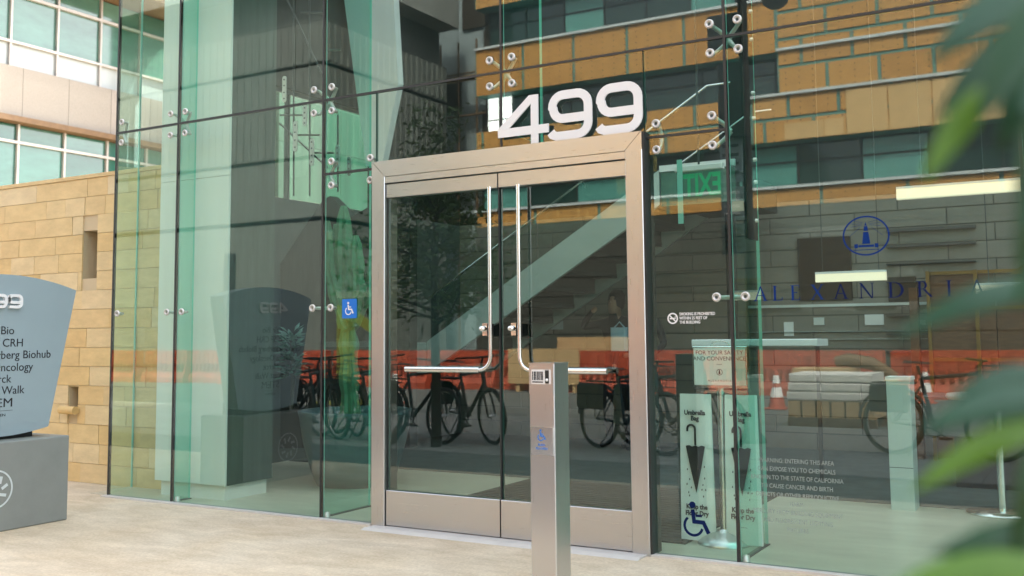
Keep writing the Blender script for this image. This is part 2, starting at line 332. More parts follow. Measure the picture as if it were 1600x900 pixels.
def thing(name, label, cat, loc=(0, 0, 0), rz=0, group=None):
    o = bpy.data.objects.new(name, None); COL.objects.link(o); o.location = loc; o.rotation_euler = (0, 0, rz); o.empty_display_size = 0.1
    o['label'] = label; o['category'] = cat
    if group: o['group'] = group
    return o
def tag(o, label, cat, group=None):
    o['label'] = label; o['category'] = cat
    if group: o['group'] = group
    return o
def struct(o, label=None):
    o['kind'] = 'structure'
    if label: o['label'] = label
    return o
def share(name, me, loc, parent, rot=None, scale=None):
    o = bpy.data.objects.new(name, me); COL.objects.link(o); o.location = loc
    if rot: o.rotation_euler = rot
    if scale: o.scale = scale
    o.parent = parent; return o
def copy_tree(o, parent=None):
    c = o.copy(); COL.objects.link(c)
    if parent: c.parent = parent
    for ch in list(o.children): copy_tree(ch, c)
    return c
FZ = lambda x, z, y=0.0: ((x, y, z), (1, 0, 0), (0, 0, 1))        # frame facing the street (-y)
FX = lambda y, z, x: ((x, y, z), (0, 1, 0), (0, 0, 1))            # frame facing +x
def text(name, s, size, F, m, parent, align='CENTER', t=0.002, bold=0.0, sx=1.0, space=1.0):
    cu = bpy.data.curves.new(name, 'FONT'); cu.body = s; cu.size = size; cu.align_x = align; cu.align_y = 'CENTER'
    cu.extrude = t; cu.offset = bold; cu.space_character = space; cu.resolution_u = 3
    tmp = bpy.data.objects.new(name, cu); COL.objects.link(tmp)
    dg = bpy.context.evaluated_depsgraph_get(); me = bpy.data.meshes.new_from_object(tmp.evaluated_get(dg))
    bpy.data.objects.remove(tmp); bpy.data.curves.remove(cu)
    O, R, U = [Vector(q) for q in F]; N = R.cross(U)
    me.transform(Matrix(((R.x*sx, U.x, N.x, O.x), (R.y*sx, U.y, N.y, O.y), (R.z*sx, U.z, N.z, O.z), (0, 0, 0, 1))))
    me.materials.clear(); me.materials.append(m); me.name = name
    o = bpy.data.objects.new(name, me); COL.objects.link(o); o.parent = parent; return o
def arc(cx, cy_, r, a0, a1, n=14): return [(cx+r*math.cos(rad(a0+(a1-a0)*i/n)), cy_+r*math.sin(rad(a0+(a1-a0)*i/n))) for i in range(n+1)]
def wheelchair(mb, F, h, t0, t1):                                   # access symbol h tall, origin at its lower left
    k = h/1.0; S = lambda P: [(x*k, y*k) for x, y in P]
    mb.prism(S(arc(0.36, 0.90, 0.095, 0, 350, 14)), F, t0, t1)
    mb.ribbon(S([(0.36, 0.77), (0.40, 0.43), (0.68, 0.42), (0.83, 0.12)]), 0.115*k, F, t0, t1)
    mb.ribbon(S([(0.45, 0.60), (0.64, 0.60)]), 0.07*k, F, t0+0.0004, t1+0.0004)
    mb.ribbon(S(arc(0.38, 0.31, 0.27, 128, 345, 18)), 0.075*k, F, t0+0.0002, t1+0.0002)

# ------------------------------------------------------------------ ground
g = MB(); g.box(-300, 300, -300, 300, -0.62, -0.12); struct(g.build('road', ASPH))
g = MB(); g.box(-60, 40, -2.60, 60, -0.11, 0.0); struct(g.build('plaza_pavement', PLAZA))
g = MB(); g.box(-60, 40, -3.85, -2.602, -0.11, -0.001); struct(g.build('granite_paving_band', BAND))
sw = MB(); sw.box(-60, 40, -8.30, -3.852, -0.11, -0.012); swo = struct(sw.build('sidewalk', WALK))
slab = MB(); slab.box(-0.745, 0.745, -0.73, 0.73, 0, 0.010); slabm = slab.mesh('paving_slab', WALK)
for i in range(16):
    for j in range(3): share('paving_slab', slabm, (-15.2+1.5*i, -4.6-1.48*j, -0.012), swo)
k = MB(); k.bbox(-60, 40, -8.46, -8.302, -0.12, 0.0, 0.02); struct(k.build('kerb', WALL if False else CONCL))
# ------------------------------------------------------------------ lobby building
L = thing('glass_lobby', 'glass fronted lobby building with green tinted panes, steel bolts and double entrance door', 'building', (0, 0, 0))
H1, H2, TOP = 3.03, 2.478, 6.4
JX = [-7.158, -6.41, -4.882, -3.357, -1.833, -0.309, 1.215, 2.739, 4.263]
DX0, DX1, DZ = -4.39, -2.344, 2.515
GT = 0.019; gp = 0.008
def pane(x0, x1, z0, z1, name='glass_pane'):
    mb = MB(); mb.box(x0, x1, 0.0, GT, z0, z1)
    mb.mi = [1, 1, 0, 0, 1, 1]
    return mb.build(name, [G_PANE, EDGE_D], L)
for i in range(len(JX)-1):
    a, b = JX[i]+gp, JX[i+1]-gp
    pane(a, b, H1+gp, TOP)
    if i in (2, 3):      # panels that meet the door frame
        if i == 2:
            pane(a, DX0-0.004, H2+gp, H1-gp); pane(a, DX0-0.004, 0.012, H2-gp); pane(DX0+0.004, b, DZ+0.004, H1-gp)
        else:
            pane(a, DX1-0.004, DZ+0.004, H1-gp); pane(DX1+0.004, b, H2+gp, H1-gp); pane(DX1+0.004, b, 0.012, H2-gp)
    elif i in (0, 1): pane(a, b, 0.012, H1-gp)
    else: pane(a, b, 0.012, H2+0.55-gp) if i > 3 else None
def seal(x0, x1, z0, z1):
    mb = MB(); mb.box(x0, x1, -0.002, GT+0.002, z0, z1); mb.build('joint_seal', SEAL, L)
for i, x in enumerate(JX):
    if x == JX[3]: seal(x-gp, x+gp, DZ+0.002, TOP)
    else: seal(x-gp, x+gp, 0.0, TOP)
for i in range(len(JX)-1): seal(JX[i]+gp+0.001, JX[i+1]-gp-0.001, H1-gp, H1+gp)
seal(JX[2]+gp+0.001, DX0-0.004, H2-gp, H2+gp); seal(DX1+0.004, JX[4]-gp-0.001, H2-gp, H2+gp)
mb = MB(); mb.box(JX[0]-0.02, DX0-0.004, -0.055, 0.004, 0.0, 0.011); mb.build('sill_strip', SILL, L)
mb = MB(); mb.box(DX1+0.004, 6, -0.055, 0.004, 0.0, 0.011); mb.build('sill_strip', SILL, L)
# corner return of glass to the stone wall
c0 = Vector((JX[0], 0.024, 0)); c1 = Vector((-7.36, 0.40, 0)); dd = (c1-c0).normalized(); nn = Vector((dd.y, -dd.x, 0))
mb = MB(); q = [c0, c1, c1-nn*GT, c0-nn*GT]; mb.add([(p.x, p.y, z) for z in (0.0, TOP) for p in q], [(3, 2, 1, 0), (4, 5, 6, 7), (0, 1, 5, 4), (1, 2, 6, 5), (2, 3, 7, 6), (3, 0, 4, 7)])
mb.build('glass_pane', G_PANE, L)
mb = MB(); mb.box(-7.372, -7.360, 0.402, 0.416, 0, TOP); mb.build('joint_seal', EDGE, L)
# fins
def fin(x, d, z0=0.0, z1=TOP):
    mb = MB(); mb.box(x-0.010, x+0.010, 0.03, d, z0, z1); mb.mi = [0, 0, 1, 1, 1, 1]
    f = mb.build('glass_fin', [G_FIN, EDGE], L)
    mb = MB(); mb.box(x-0.018, x+0.018, 0.03, d+0.01, 0.0, 0.012); mb.build('fin_shoe', DARK, f)
    mb = MB(); mb.lathe([(0.0, 0.05), (0.018, 0.045), (0.022, 0.0)], (x+0.035, 0.035, 0.0), n=12); mb.build('shoe_bolt', CAPM, f)
    return f
fins = {}
for i, x in enumerate(JX[1:], 1):
    if i == 3: fins[i] = fin(x, 0.56, DZ+0.12)
    elif i == 1: fins[i] = fin(x, 0.185)
    else: fins[i] = fin(x, 0.56)
def splice(f, x, y, z, h=0.20, m=CAPM):
    mb = MB(); n = 10; P = arc(0, h/2-0.03, 0.03, 0, 180, 8)+arc(0, -h/2+0.03, 0.03, 180, 360, 8)
    mb.prism(P, FX(y, z, x+0.012), 0, 0.008)
    p = mb.build('splice_plate', m, f)
    for k_ in (-0.38, -0.15, 0.15, 0.38):
        mb.mi.clear; q = MB(); q.lathe([(0.0, 0.012), (0.009, 0.012), (0.009, 0.0)], (x+0.0205, y, z+k_*h), (1, 0, 0), 10)
        for v in range(len(q.v)): pass
    return p
# bolted plates on the fin by the umbrella stand; black stands in for its reflection
mb = MB(); mb.box(JX[4]+0.013, JX[4]+0.022, 0.30, 0.50, 1.86, 4.9); pl = mb.build('splice_plate', BLACK, fins[4])
mb = MB(); mb.box(JX[4]-0.022, JX[4]-0.013, 0.10, 0.53, 3.0, 3.7); mb.build('splice_plate', BLACK, fins[4])
for zz in (3.3, 3.12, 2.78, 2.62, 2.36, 2.22, 1.98): 
    mb = MB(); mb.lathe([(0.0, 0.02), (0.012, 0.018), (0.014, 0.0)], (JX[4]+0.022, 0.455, zz), (1, 0, 0), 10); mb.build('plate_bolt', CAPM, fins[4])
# spider fittings
capm = MB(); capm.lathe([(0.0, 0.004), (0.009, 0.004), (0.010, 0.008), (0.016, 0.008), (0.017, 0.013), (0.026, 0.010), (0.028, 0.0)], (0, 0, 0), (0, -1, 0), 20)
capm.lathe([(0.011, 0.004), (0.0, 0.004)], (0, 0, 0), (0, -1, 0), 20); capme = capm.mesh('bolt_cap', CAPM)
def spider(x, z, offs, y=-0.002):
    mb = MB()
    for dx, dz in offs: mb.tube([(x+dx, GT+0.002, z+dz), (x+dx, 0.05, z+dz), (x+dx*0.35, 0.075, z+dz*0.45), (x, 0.085, z)], [0.011, 0.012, 0.014, 0.016], 8)
    s_ = mb.build('spider_fitting', CAPM, L)
    for dx, dz in offs: share('bolt_cap', capme, (x+dx, y, z+dz), s_)
    return s_
Q4 = [(-0.085, 0.088), (0.085, 0.088), (-0.085, -0.088), (0.085, -0.088)]
for i in (1, 2, 3, 4, 5, 6): spider(JX[i], H1, Q4)
spider(JX[0], H1, [(0.07, 0.088), (0.07, -0.088)])
for i in (1, 2, 4, 5): spider(JX[i], 1.50, [(-0.085, 0), (0.085, 0)])
spider(JX[0], 1.50, [(0.07, 0)])
spider(JX[4], H2, [(-0.085, 0.088), (-0.085, -0.088)]); spider(JX[2], H2, [(0.085, 0.088), (0.085, -0.088)])
spider(DX1+0.075, H2, [(0, 0.08), (0, -0.08)]); spider(DX0-0.05, H2, [(0, 0.08), (0, -0.08)])
# door frame
fw = 0.112; FY0, FY1 = -0.052, 0.10
mb = MB(); mb.bbox(DX0, DX0+fw, FY0, FY1, 0, DZ-fw, 0.004)
mb2 = MB(); mb2.bbox(DX1-fw, DX1, FY0, FY1, 0, DZ-fw, 0.004)
def miter(a, b, c, d):
    m_ = MB(); m_.prism([a, b, c, d], FZ(0, 0, 0), -FY1, -FY0); return m_
fr = [mb.build('door_frame', STEEL, L), mb2.build('door_frame', STEEL, L)]
m_ = miter((DX0, DZ-fw), (DX0+fw, DZ-fw), (DX0+0.0015, DZ-0.0015), (DX0, DZ)); m_.build('door_frame', STEEL, L)
m_ = miter((DX1-fw, DZ-fw), (DX1, DZ-fw), (DX1, DZ), (DX1-0.0015, DZ-0.0015)); m_.build('door_frame', STEEL, L)
m_ = miter((DX0+fw+0.003, DZ-fw), (DX1-fw-0.003, DZ-fw), (DX1-0.004, DZ), (DX0+0.004, DZ)); m_.build('door_head', STEELH, L)
mb = MB(); mb.box(DX0+fw+0.001, DX1-fw-0.001, FY0+0.004, FY1-0.01, DZ-fw-0.047, DZ-fw-0.003); mb.build('door_head', STEELH, L)
mb = MB(); mb.box(DX0-0.006, DX0-0.001, FY0+0.01, FY1, 0, DZ); mb.build('joint_seal', SEAL, L)
mb = MB(); mb.box(DX1+0.001, DX1+0.012, FY0+0.006, FY1, 0, DZ-0.004); mb.build('joint_seal', SEAL, L)
mb = MB(); mb.box(DX0+0.02, DX1-0.02, -0.15, 0.12, 0.0, 0.009); mb.prism([(0, 0), (0.05, 0), (0.05, 0.012), (0.045, 0.012)], ((DX0+0.02, -0.19, 0.0), (0, 1, 0), (0, 0, 1)), 0, DX1-DX0-0.04); mb.build('threshold', SILL, L)
# door leaves
SEAM = -3.367; LX0, LX1 = DX0+fw+0.006, DX1-fw-0.006; LT = DZ-fw-0.054
DY0, DY1 = -0.030, 0.022
def leaf(x0, x1, side):
    mb = MB(); mb.bbox(x0, x1, DY0-0.006, DY1+0.006, LT-0.095, LT, 0.003); d = mb.build('door', STEELH, L)
    mb = MB(); mb.bbox(x0, x1, DY0-0.006, DY1+0.006, 0.014, 0.248, 0.003); mb.build('kick_plate', STEELH, d)
    mb = MB(); mb.box(x0+0.004, x1-0.004, DY0+0.018, DY1-0.018, 0.2485, LT-0.0955); mb.mi = [1, 1, 0, 0, 1, 1]; mb.build('door_pane', [G_DOOR, EDGE_D], d)
    xs = SEAM-0.045 if side < 0 else SEAM+0.17
    e = x0+0.20 if side < 0 else LX1-0.12
    hx = SEAM-0.035 if side < 0 else SEAM+0.180
    c = [(hx, LT-0.05), (hx, 1.20)]
    R_ = 0.085
    sgn = -1 if side < 0 else -1
    pts = [(hx, -0.085, LT-0.094), (hx, -0.085, 1.35), (hx, -0.085, 1.07+R_)]
    # both pulls bend to the same side as in the photograph: left leaf towards the hinge, right leaf likewise
    dr = -1 if side < 0 else 1
    for a in range(15, 91, 15):
        pts.append((hx+dr*R_*(1-math.cos(rad(a))), -0.085, 1.07+R_*(1-math.sin(rad(a)))))
    mb = MB(); mb.tube(pts, 0.0125, 10); hd = mb.build('pull_handle', CHROME, d)
    mb = MB(); mb.tube([(hx+dr*(R_-0.0), -0.085, 1.07), (e, -0.085, 1.07)], 0.019, 12)
    for xx in (e-dr*0.03,): mb.tube([(xx, -0.085, 1.07), (xx, DY0+0.018, 1.07)], 0.009, 8)
    mb.tube([(hx+dr*R_, -0.085, 1.07), (hx+dr*R_, DY0+0.018, 1.07)], 0.009, 8)
    mb.build('push_bar', CHROME, d)
    lk = MB(); lx = hx-0.055 if side < 0 else hx-0.055
    lk.bbox(lx-0.022, lx+0.022, DY0-0.035, DY0+0.017, 1.29, 1.37, 0.004)
    lk.lathe([(0, 0.05), (0.016, 0.048), (0.018, 0)], (lx, DY0-0.034, 1.335), (0, -1, 0), 14); lk.build('lock', CHROME, d)
    lk = MB(); lk.box(lx+0.024, hx-0.013, DY0-0.045, DY0+0.010, 1.285, 1.365); lk.build('lock_bracket', BLACK, d)
    return d
leaf(LX0, SEAM-0.005, -1); leaf(SEAM+0.005, LX1, 1)
mb = MB(); mb.box(SEAM-0.0045, SEAM+0.0045, DY0+0.004, DY1-0.004, 0.02, LT-0.001); mb.build('joint_seal', SEAL, L)
# shell
BY, BZ = 5.70, 2.76
mb = MB(); mb.box(-7.60, 8, BY+0.012, BY+0.3, 0, BZ-0.01); bw = mb.build('back_wall', INWALL, L)
nr = 15; bh = BZ/nr; rb = random.Random(4)
for r_ in range(nr):
    x = -7.4-(0.45 if r_ % 2 else 0)
    while x < 3.2:
        a, b = max(-7.4, x), x+0.93; x += 0.93
        mb = MB(); mb.box(a+0.006, b-0.006, BY-rb.uniform(0, 0.003), BY+0.05, r_*bh+0.006, (r_+1)*bh-0.006); mb.build('wall_block', GREYWALL, bw)
mb = MB(); mb.box(-7.60, 8.3, BY+0.02, BY+0.32, BZ, TOP); mb.build('dark_upper_sheet', INDARK2, L)  # near-black sheet in place of the unlit upper floor opening
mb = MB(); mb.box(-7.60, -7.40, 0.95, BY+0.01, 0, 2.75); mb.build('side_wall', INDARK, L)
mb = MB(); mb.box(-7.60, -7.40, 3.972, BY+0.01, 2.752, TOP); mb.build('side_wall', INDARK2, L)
for k_ in range(2):
    mb = MB(); mb.box(-7.51, -7.49, 0.97+1.5*k_, 0.97+1.5*k_+1.47, 2.77, 3.88); mb.build('glass_pane', G_CLEAR, L)
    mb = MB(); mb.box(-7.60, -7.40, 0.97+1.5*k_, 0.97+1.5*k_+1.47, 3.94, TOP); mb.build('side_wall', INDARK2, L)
    mb = MB(); mb.box(-7.53, -7.47, 0.97+1.5*k_+1.471, 0.97+1.5*k_+1.499, 2.76, TOP); mb.build('window_mullion', DARK, L)
mb = MB(); mb.box(-7.455, -7.435, 0.97, 3.9, 3.89, 3.935); mb.build('window_mullion', DARK, L)
for k_ in range(9):      # unseen glazed roof added for skylight; solid block behind keeps the sun off
    x0 = JX[0]+1.524*k_ if k_ else -7.6; x1 = JX[0]+1.524*(k_+1)
    mb = MB(); mb.box(x0+0.02, x1-0.02, 0.03, BY, TOP+0.005, TOP+0.03); mb.build('added_roof_pane', G_ROOF, L)
    mb = MB(); mb.box(x1-0.018, x1+0.018, 0.03, BY, TOP-0.12, TOP+0.004); mb.build('added_roof_beam', ALU, L)
mb = MB(); mb.box(-7.6, 20, BY+0.02, 15, TOP+0.04, 21); mb.build('sun_blocking_mass', CONCL, L)  # unseen mass added to block direct sun on lobby and plaza
mb = MB(); mb.box(8, 8.3, 0.05, BY, 0, TOP); mb.build('side_wall', INDARK, L)
# wall fittings
def wpx(name, x0, y0, x1, y1, m, d=0.012):
    a, b = at(x0, y1, BY), at(x1, y0, BY); mb = MB(); mb.box(min(a.x, b.x), max(a.x, b.x), BY-0.004-d, BY-0.004, min(a.z, b.z), max(a.z, b.z)); return mb.build(name, m, bw)
wpx('wall_screen', 1250, 369, 1329, 470, BLACK, 0.03); wpx('wall_opening', 1389, 432, 1430, 472, BLACK, 0.02)
wpx('notice', 1226, 503, 1240, 525, WHITE); wpx('notice', 1352, 491, 1381, 508, WHITE); wpx('notice', 1272, 496, 1288, 508, LEDGE); wpx('notice', 1426, 500, 1446, 507, LEDGE); wpx('notice', 857, 497, 880, 515, LEDGE)
for y_ in (356, 381, 409, 438, 491, 520, 548): wpx('shelf_rail', 1386, y_, 1525, y_+3, DARK, 0.05)
for y_ in (476, 517, 529): wpx('shelf_rail', 1170, y_, 1450, y_+2, LEDGE, 0.03)
# tension rods and plates of the side glazing
def rod(a, b, Y=1.55, r=0.009): mb = MB(); mb.tube([at(*a, Y), at(*b, Y)], r, 7); return mb.build('tension_rod', DARK, L)
for a, b in (((459, -60), (459, 306)), ((484, -60), (484, 306)), ((440, -20), (512, 135)), ((437, 193), (512, 262)), ((438, 180), (474, 180)), ((462, 211), (500, 211)), ((486, 239), (521, 239)), ((505, 20), (470, 20)), ((528, 180), (528, 300)), ((508, 78), (532, 78))): rod(a, b)
for x_, y0, y1 in ((445, 119, 160), (477, 164, 197), (462, 189, 237), (488, 216, 259), (528, 226, 262), (546, 245, 275)):
    c_ = at(x_, (y0+y1)/2, 1.53); h_ = (at(x_, y0, 1.53)-at(x_, y1, 1.53)).z; mb = MB(); mb.prism(arc(0, h_/2-0.024, 0.024, 0, 180, 8)+arc(0, -h_/2+0.024, 0.024, 180, 360, 8), FZ(c_.x, c_.z, c_.y), 0, 0.01); pl = mb.build('splice_plate', CAPM, L)
    mb = MB()
    for k_ in (-0.36, -0.13, 0.13, 0.36): mb.lathe([(0.0, 0.003), (0.008, 0.003), (0.009, 0.0)], (c_.x, c_.y-0.0102, c_.z+k_*h_), (0, -1, 0), 8)
    mb.build('plate_bolt', DARK, pl)
mb = MB(); mb.box(-7.4, 8, 0.021, BY+0.01, 0.0, 0.006); struct(mb.build('lobby_floor', FLOOR))
mb = MB(); mb.box(-7.38, 7.9, 2.4, BY-0.01, 0.0065, 0.012); mb.build('rear_floor', mat('dark_rear_floor', (0.075, 0.085, 0.075), 0.95, var=0.2, scale=6), L)  # darker floor sheet from mid lobby to the back wall
S = thing('entrance_mat', 'dark ribbed entrance mat on the lobby floor behind the doors', 'mat', (-3.37, 1.35, 0.0065))
mb = MB(); mb.box(-1.10, 1.10, -1.02, 1.02, 0, 0.010); mb.build('mat_base', CARPET, S); mb = MB()
for k_ in range(24): mb.box(-1.06, 1.06, -0.98+0.083*k_, -0.93+0.083*k_, 0.0101, 0.014)
mb.build('rib', CARPET, S)
# white column
mb = MB(); mb.bbox(-6.836, -6.037, 0.222, 0.735, 0.125, TOP, 0.005); cl = mb.build('column', COLDARK, L)  # body darker green-grey than the white front cladding
for z0, z1 in ((0.126, 2.60), (2.604, 5.0), (5.004, TOP)): mb = MB(); mb.box(-6.838, -6.035, 0.205, 0.221, z0, z1); mb.build('column_cladding', COLW, cl)
mb = MB(); mb.box(-6.80, -6.07, 0.24, 0.70, 0.0, 0.124); mb.build('column_base', COLW, cl)
# sloped dark interior walls
def slab_px(name, pts, Y, th, m, zlow=None):
    P = [at(x, y, Y) for x, y in pts]; mb = MB()
    mb.prism([(p.x, p.z) for p in P], FZ(0, 0, Y), -th, 0); return mb.build(name, m, L)
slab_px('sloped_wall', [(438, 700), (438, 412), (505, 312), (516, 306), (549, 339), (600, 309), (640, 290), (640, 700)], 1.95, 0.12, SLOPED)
mb = MB(); p0 = at(560, 160, 3.4)
slab_px('leaning_panel', [(530, -60), (612, -60), (622, 130), (596, 260), (572, 260)], 3.2, 0.1, COLW)

# ------------------------------------------------------------------ house number on the door frame
N = thing('house_number', 'large white numerals 499 standing on top of the steel door frame', 'numbers', ((-2.85), -0.03, DZ))
def digit9(x):
    w_, h_, t = 0.308, 0.318, 0.056; r = 0.075; a, b = t/2, w_-t/2; lo, hi = t/2, h_-t/2; mid = 0.138
    P = [(a-0.012, lo+0.030), (a, lo+0.012), (a+0.03, lo)]+arc(b-r, lo+r, r, 270, 360, 6)+arc(b-r, hi-r, r, 0, 90, 6)+arc(a+r, hi-r, r, 90, 180, 6)+arc(a+r, mid+r*0.9, r*0.9, 180, 270, 6)[0:]+[(b-t/2-0.0005, mid)]
    mb = MB(); mb.ribbon(P, t, FZ(x, 0.002, 0), 0.0, 0.010); return mb.build('digit', WHITE, N)
def digit4(x):
    w_, h_, t = 0.375, 0.318, 0.053; sx = w_-0.075; bz0, bz1 = 0.062, 0.118; mb = MB(); F = FZ(x, 0.002, 0)
    mb.prism([(sx-t, 0), (sx, 0), (sx, h_), (sx-t, h_)], F, 0, 0.010)
    mb.prism([(sx+0.0005, bz0), (w_, bz0), (w_, bz1), (sx+0.0005, bz1)], F, 0, 0.010)
    mb.prism([(0, bz0), (sx-t-0.0005, bz0), (sx-t-0.0005, bz1), (0, bz1)], F, 0, 0.010)
    mb.prism([(0, bz1+0.0005), (0.085, bz1+0.0005), (sx-t-0.0005, 0.262), (sx-t-0.0005, h_), (sx-t-0.012, h_)], F, 0, 0.010)
    return mb.build('digit', WHITE, N)
N_off = Vector((-2.85, -0.03, DZ))
digit4(-3.36+2.85); digit9(-2.985+2.85); digit9(-2.648+2.85)

# ------------------------------------------------------------------ vinyl and signs on the glass
S = thing('access_sign', 'blue square wheelchair access sign on the glass left of the door', 'sign', (-4.622, -0.004, 1.49))
mb = MB(); P = arc(0.058, 0.058, 0.008, 0, 90, 4)+arc(-0.058, 0.058, 0.008, 90, 180, 4)+arc(-0.058, -0.058, 0.008, 180, 270, 4)+arc(0.058, -0.058, 0.008, 270, 360, 4)
P = [(x, y*1.04) for x, y in P]
mb.prism(P, FZ(0, 0, 0), 0, 0.003); mb.build('sign_plate', BLUE, S)
mb = MB(); wheelchair(mb, FZ(-0.044, -0.046, 0), 0.095, 0.0035, 0.0045); mb.build('wheelchair_symbol', WHITE, S)
S = thing('access_decal', 'dark blue wheelchair symbol stuck low on the glass right of the door', 'decal', (-2.168, -0.003, 0.128))
mb = MB(); wheelchair(mb, FZ(0, 0.0, 0), 0.20, 0, 0.001); mb.build('wheelchair_symbol', NAVY, S)
S = thing('no_smoking_decal', 'small white no smoking notice with round icon on glass right of door', 'decal', (-2.19, -0.003, 1.382))
mb = MB(); mb.ribbon(arc(0, 0, 0.029, 0, 345, 23), 0.008, FZ(0, 0, 0), 0, 0.001, True); mb.ribbon([(-0.019, 0.019), (0.019, -0.019)], 0.007, FZ(0, 0, 0), 0.0002, 0.0012); mb.box(-0.018, 0.012, -0.0008, 0, -0.005, 0.004); mb.box(0.014, 0.018, -0.0008, 0, -0.004, 0.012)
mb.build('no_smoking_icon', WHITE, S)
for i_, t_ in enumerate(('SMOKING IS PROHIBITED', 'WITHIN 25 FEET OF', 'THE BUILDING')): text('notice_line', t_, 0.0235, FZ(0.042, 0.024-0.024*i_, 0), WHITE, S, 'LEFT', 0.0005, 0.0006, 0.82)
S = thing('warning_decal', 'block of pale frosted warning text low on the right glass pane', 'decal', (-1.494, -0.003, 0.40))
for i_, t_ in enumerate(('WARNING: ENTERING THIS AREA', 'CAN EXPOSE YOU TO CHEMICALS', 'KNOWN TO THE STATE OF CALIFORNIA', 'TO CAUSE CANCER AND BIRTH', 'DEFECTS OR OTHER REPRODUCTIVE', 'HARM.', 'MERCURY FROM BUILDING EQUIPMENT', 'AND FLUORESCENT LIGHTING', 'FIXTURES')):
    text('notice_line', t_, 0.034, FZ(0, 0.185-0.0465*i_, 0), FROST, S, 'CENTER', 0.0004, 0.0, 0.80)
S = thing('company_lettering', 'row of widely spaced dark blue serif capitals across the right glass', 'lettering', (-1.08, -0.003, 1.46))
def serif(ch):                                 # strokes on a unit-high grid: (polygon) pieces, thin 0.05 / thick 0.13
    tn, tk, s_ = 0.055, 0.125, 0.035
    q = lambda x0, y0, x1, y1: [(x0, y0), (x1, y0), (x1, y1), (x0, y1)]
    ser = lambda cx_, y, w_=0.26: q(cx_-w_/2, y, cx_+w_/2, y+s_)
    if ch == 'A': return 0.9, [[(0.10, s_), (0.165, s_), (0.46, 0.9), (0.42, 1.0)], [(0.66, s_), (0.80, s_), (0.47, 1.0), (0.425, 1.0)], q(0.25, 0.34, 0.60, 0.39), ser(0.13, 0, 0.24), ser(0.73, 0, 0.30)]
    if ch == 'L': return 0.62, [q(0.1, s_, 0.1+tk, 1-s_), ser(0.16, 1-s_), q(0.02, 0, 0.60, s_), [(0.56, s_), (0.60, s_), (0.63, 0.22), (0.60, 0.22)]]
    if ch == 'E': return 0.62, [q(0.1, s_, 0.1+tk, 1-s_), q(0.02, 0, 0.56, s_), q(0.02, 1-s_, 0.54, 1), q(0.226, 0.48, 0.44, 0.53), [(0.53, s_), (0.56, s_), (0.59, 0.2), (0.56, 0.2)], [(0.52, 1-s_), (0.54, 1-s_), (0.56, 0.82), (0.53, 0.82)]]
    if ch == 'X': return 0.82, [[(0.62, s_), (0.76, s_), (0.24, 1-s_), (0.10, 1-s_)], [(0.10, s_), (0.16, s_), (0.39, 0.44), (0.365, 0.50)], [(0.44, 0.56), (0.465, 0.51), (0.72, 1-s_), (0.66, 1-s_)], ser(0.13, 0, 0.22), ser(0.69, 0, 0.28), ser(0.17, 1-s_, 0.28), ser(0.69, 1-s_, 0.22)]
    if ch == 'N': return 0.92, [q(0.12, s_, 0.12+tn, 0.93), q(0.74, 0.06, 0.74+tn, 1-s_), [(0.05, 1), (0.20, 1), (0.794, 0.0), (0.70, 0.0)], ser(0.147, 0, 0.22), ser(0.767, 1-s_, 0.22)]
    if ch == 'D': return 0.86, [q(0.1, s_, 0.1+tk, 1-s_), q(0.02, 0, 0.36, s_), q(0.02, 1-s_, 0.36, 1)]+[[a_, b_, c_, d_] for a_, b_, c_, d_ in zip(arc(0.36, 0.5, 0.5, -90, 90, 14), arc(0.36, 0.5, 0.5, -90, 90, 14)[1:], [(0.34+(x-0.36)*0.76, 0.5+(y-0.5)*0.93) for x, y in arc(0.36, 0.5, 0.5, -90, 90, 14)[1:]], [(0.34+(x-0.36)*0.76, 0.5+(y-0.5)*0.93) for x, y in arc(0.36, 0.5, 0.5, -90, 90, 14)])]
    if ch == 'R':
        o_ = arc(0.30, 0.745, 0.255, -90, 90, 12); i2 = [(0.29+(x-0.30)*0.60, 0.745+(y-0.745)*0.86) for x, y in o_]
        return 0.76, [q(0.1, s_, 0.1+tk, 1-s_), ser(0.16, 0), q(0.02, 1-s_, 0.30, 1), q(0.226, 0.49, 0.30, 0.525)]+[[o_[a], o_[a+1], i2[a+1], i2[a]] for a in range(12)]+[[(0.33, 0.485), (0.44, 0.5), (0.84, 0.0), (0.70, 0.0)]]
    if ch == 'I': return 0.34, [q(0.1, s_, 0.1+tk, 1-s_), ser(0.16, 0), ser(0.16, 1-s_)]
lx = -1.688; LH = 0.083; cent = [-1.690, -1.585, -1.487, -1.372, -1.240, -1.100, -0.950, -0.803, -0.675, -0.530]
for c_, ch in zip([-1.660, -1.565, -1.465, -1.345, -1.218, -1.082, -0.935, -0.795, -0.672, -0.540], 'ALEXANDRIA'):
    wd_, polys = serif(ch); mb = MB()
    for k_, p_ in enumerate(polys): mb.prism([((x-wd_/2)*LH*1.12, y*LH) for x, y in p_], FZ(c_+1.08, 0.012, 0), 0.0, 0.0008+0.00003*k_)
    mb.build('letter', NAVY if c_ > -1.3 else NAVYB, S)
S = thing('lighthouse_emblem', 'blue round emblem with a lighthouse inside, above the serif lettering on glass', 'emblem', (-1.075, -0.003, 1.81))
mb = MB(); E_ = [(0.118*math.cos(2*math.pi*i/40), 0.104*math.sin(2*math.pi*i/40)) for i in range(40)]; mb.ribbon(E_, 0.0085, FZ(0, 0, 0), 0, 0.001, True); mb.build('ring', NAVYB, S)
mb = MB(); F = FZ(0, 0, 0)
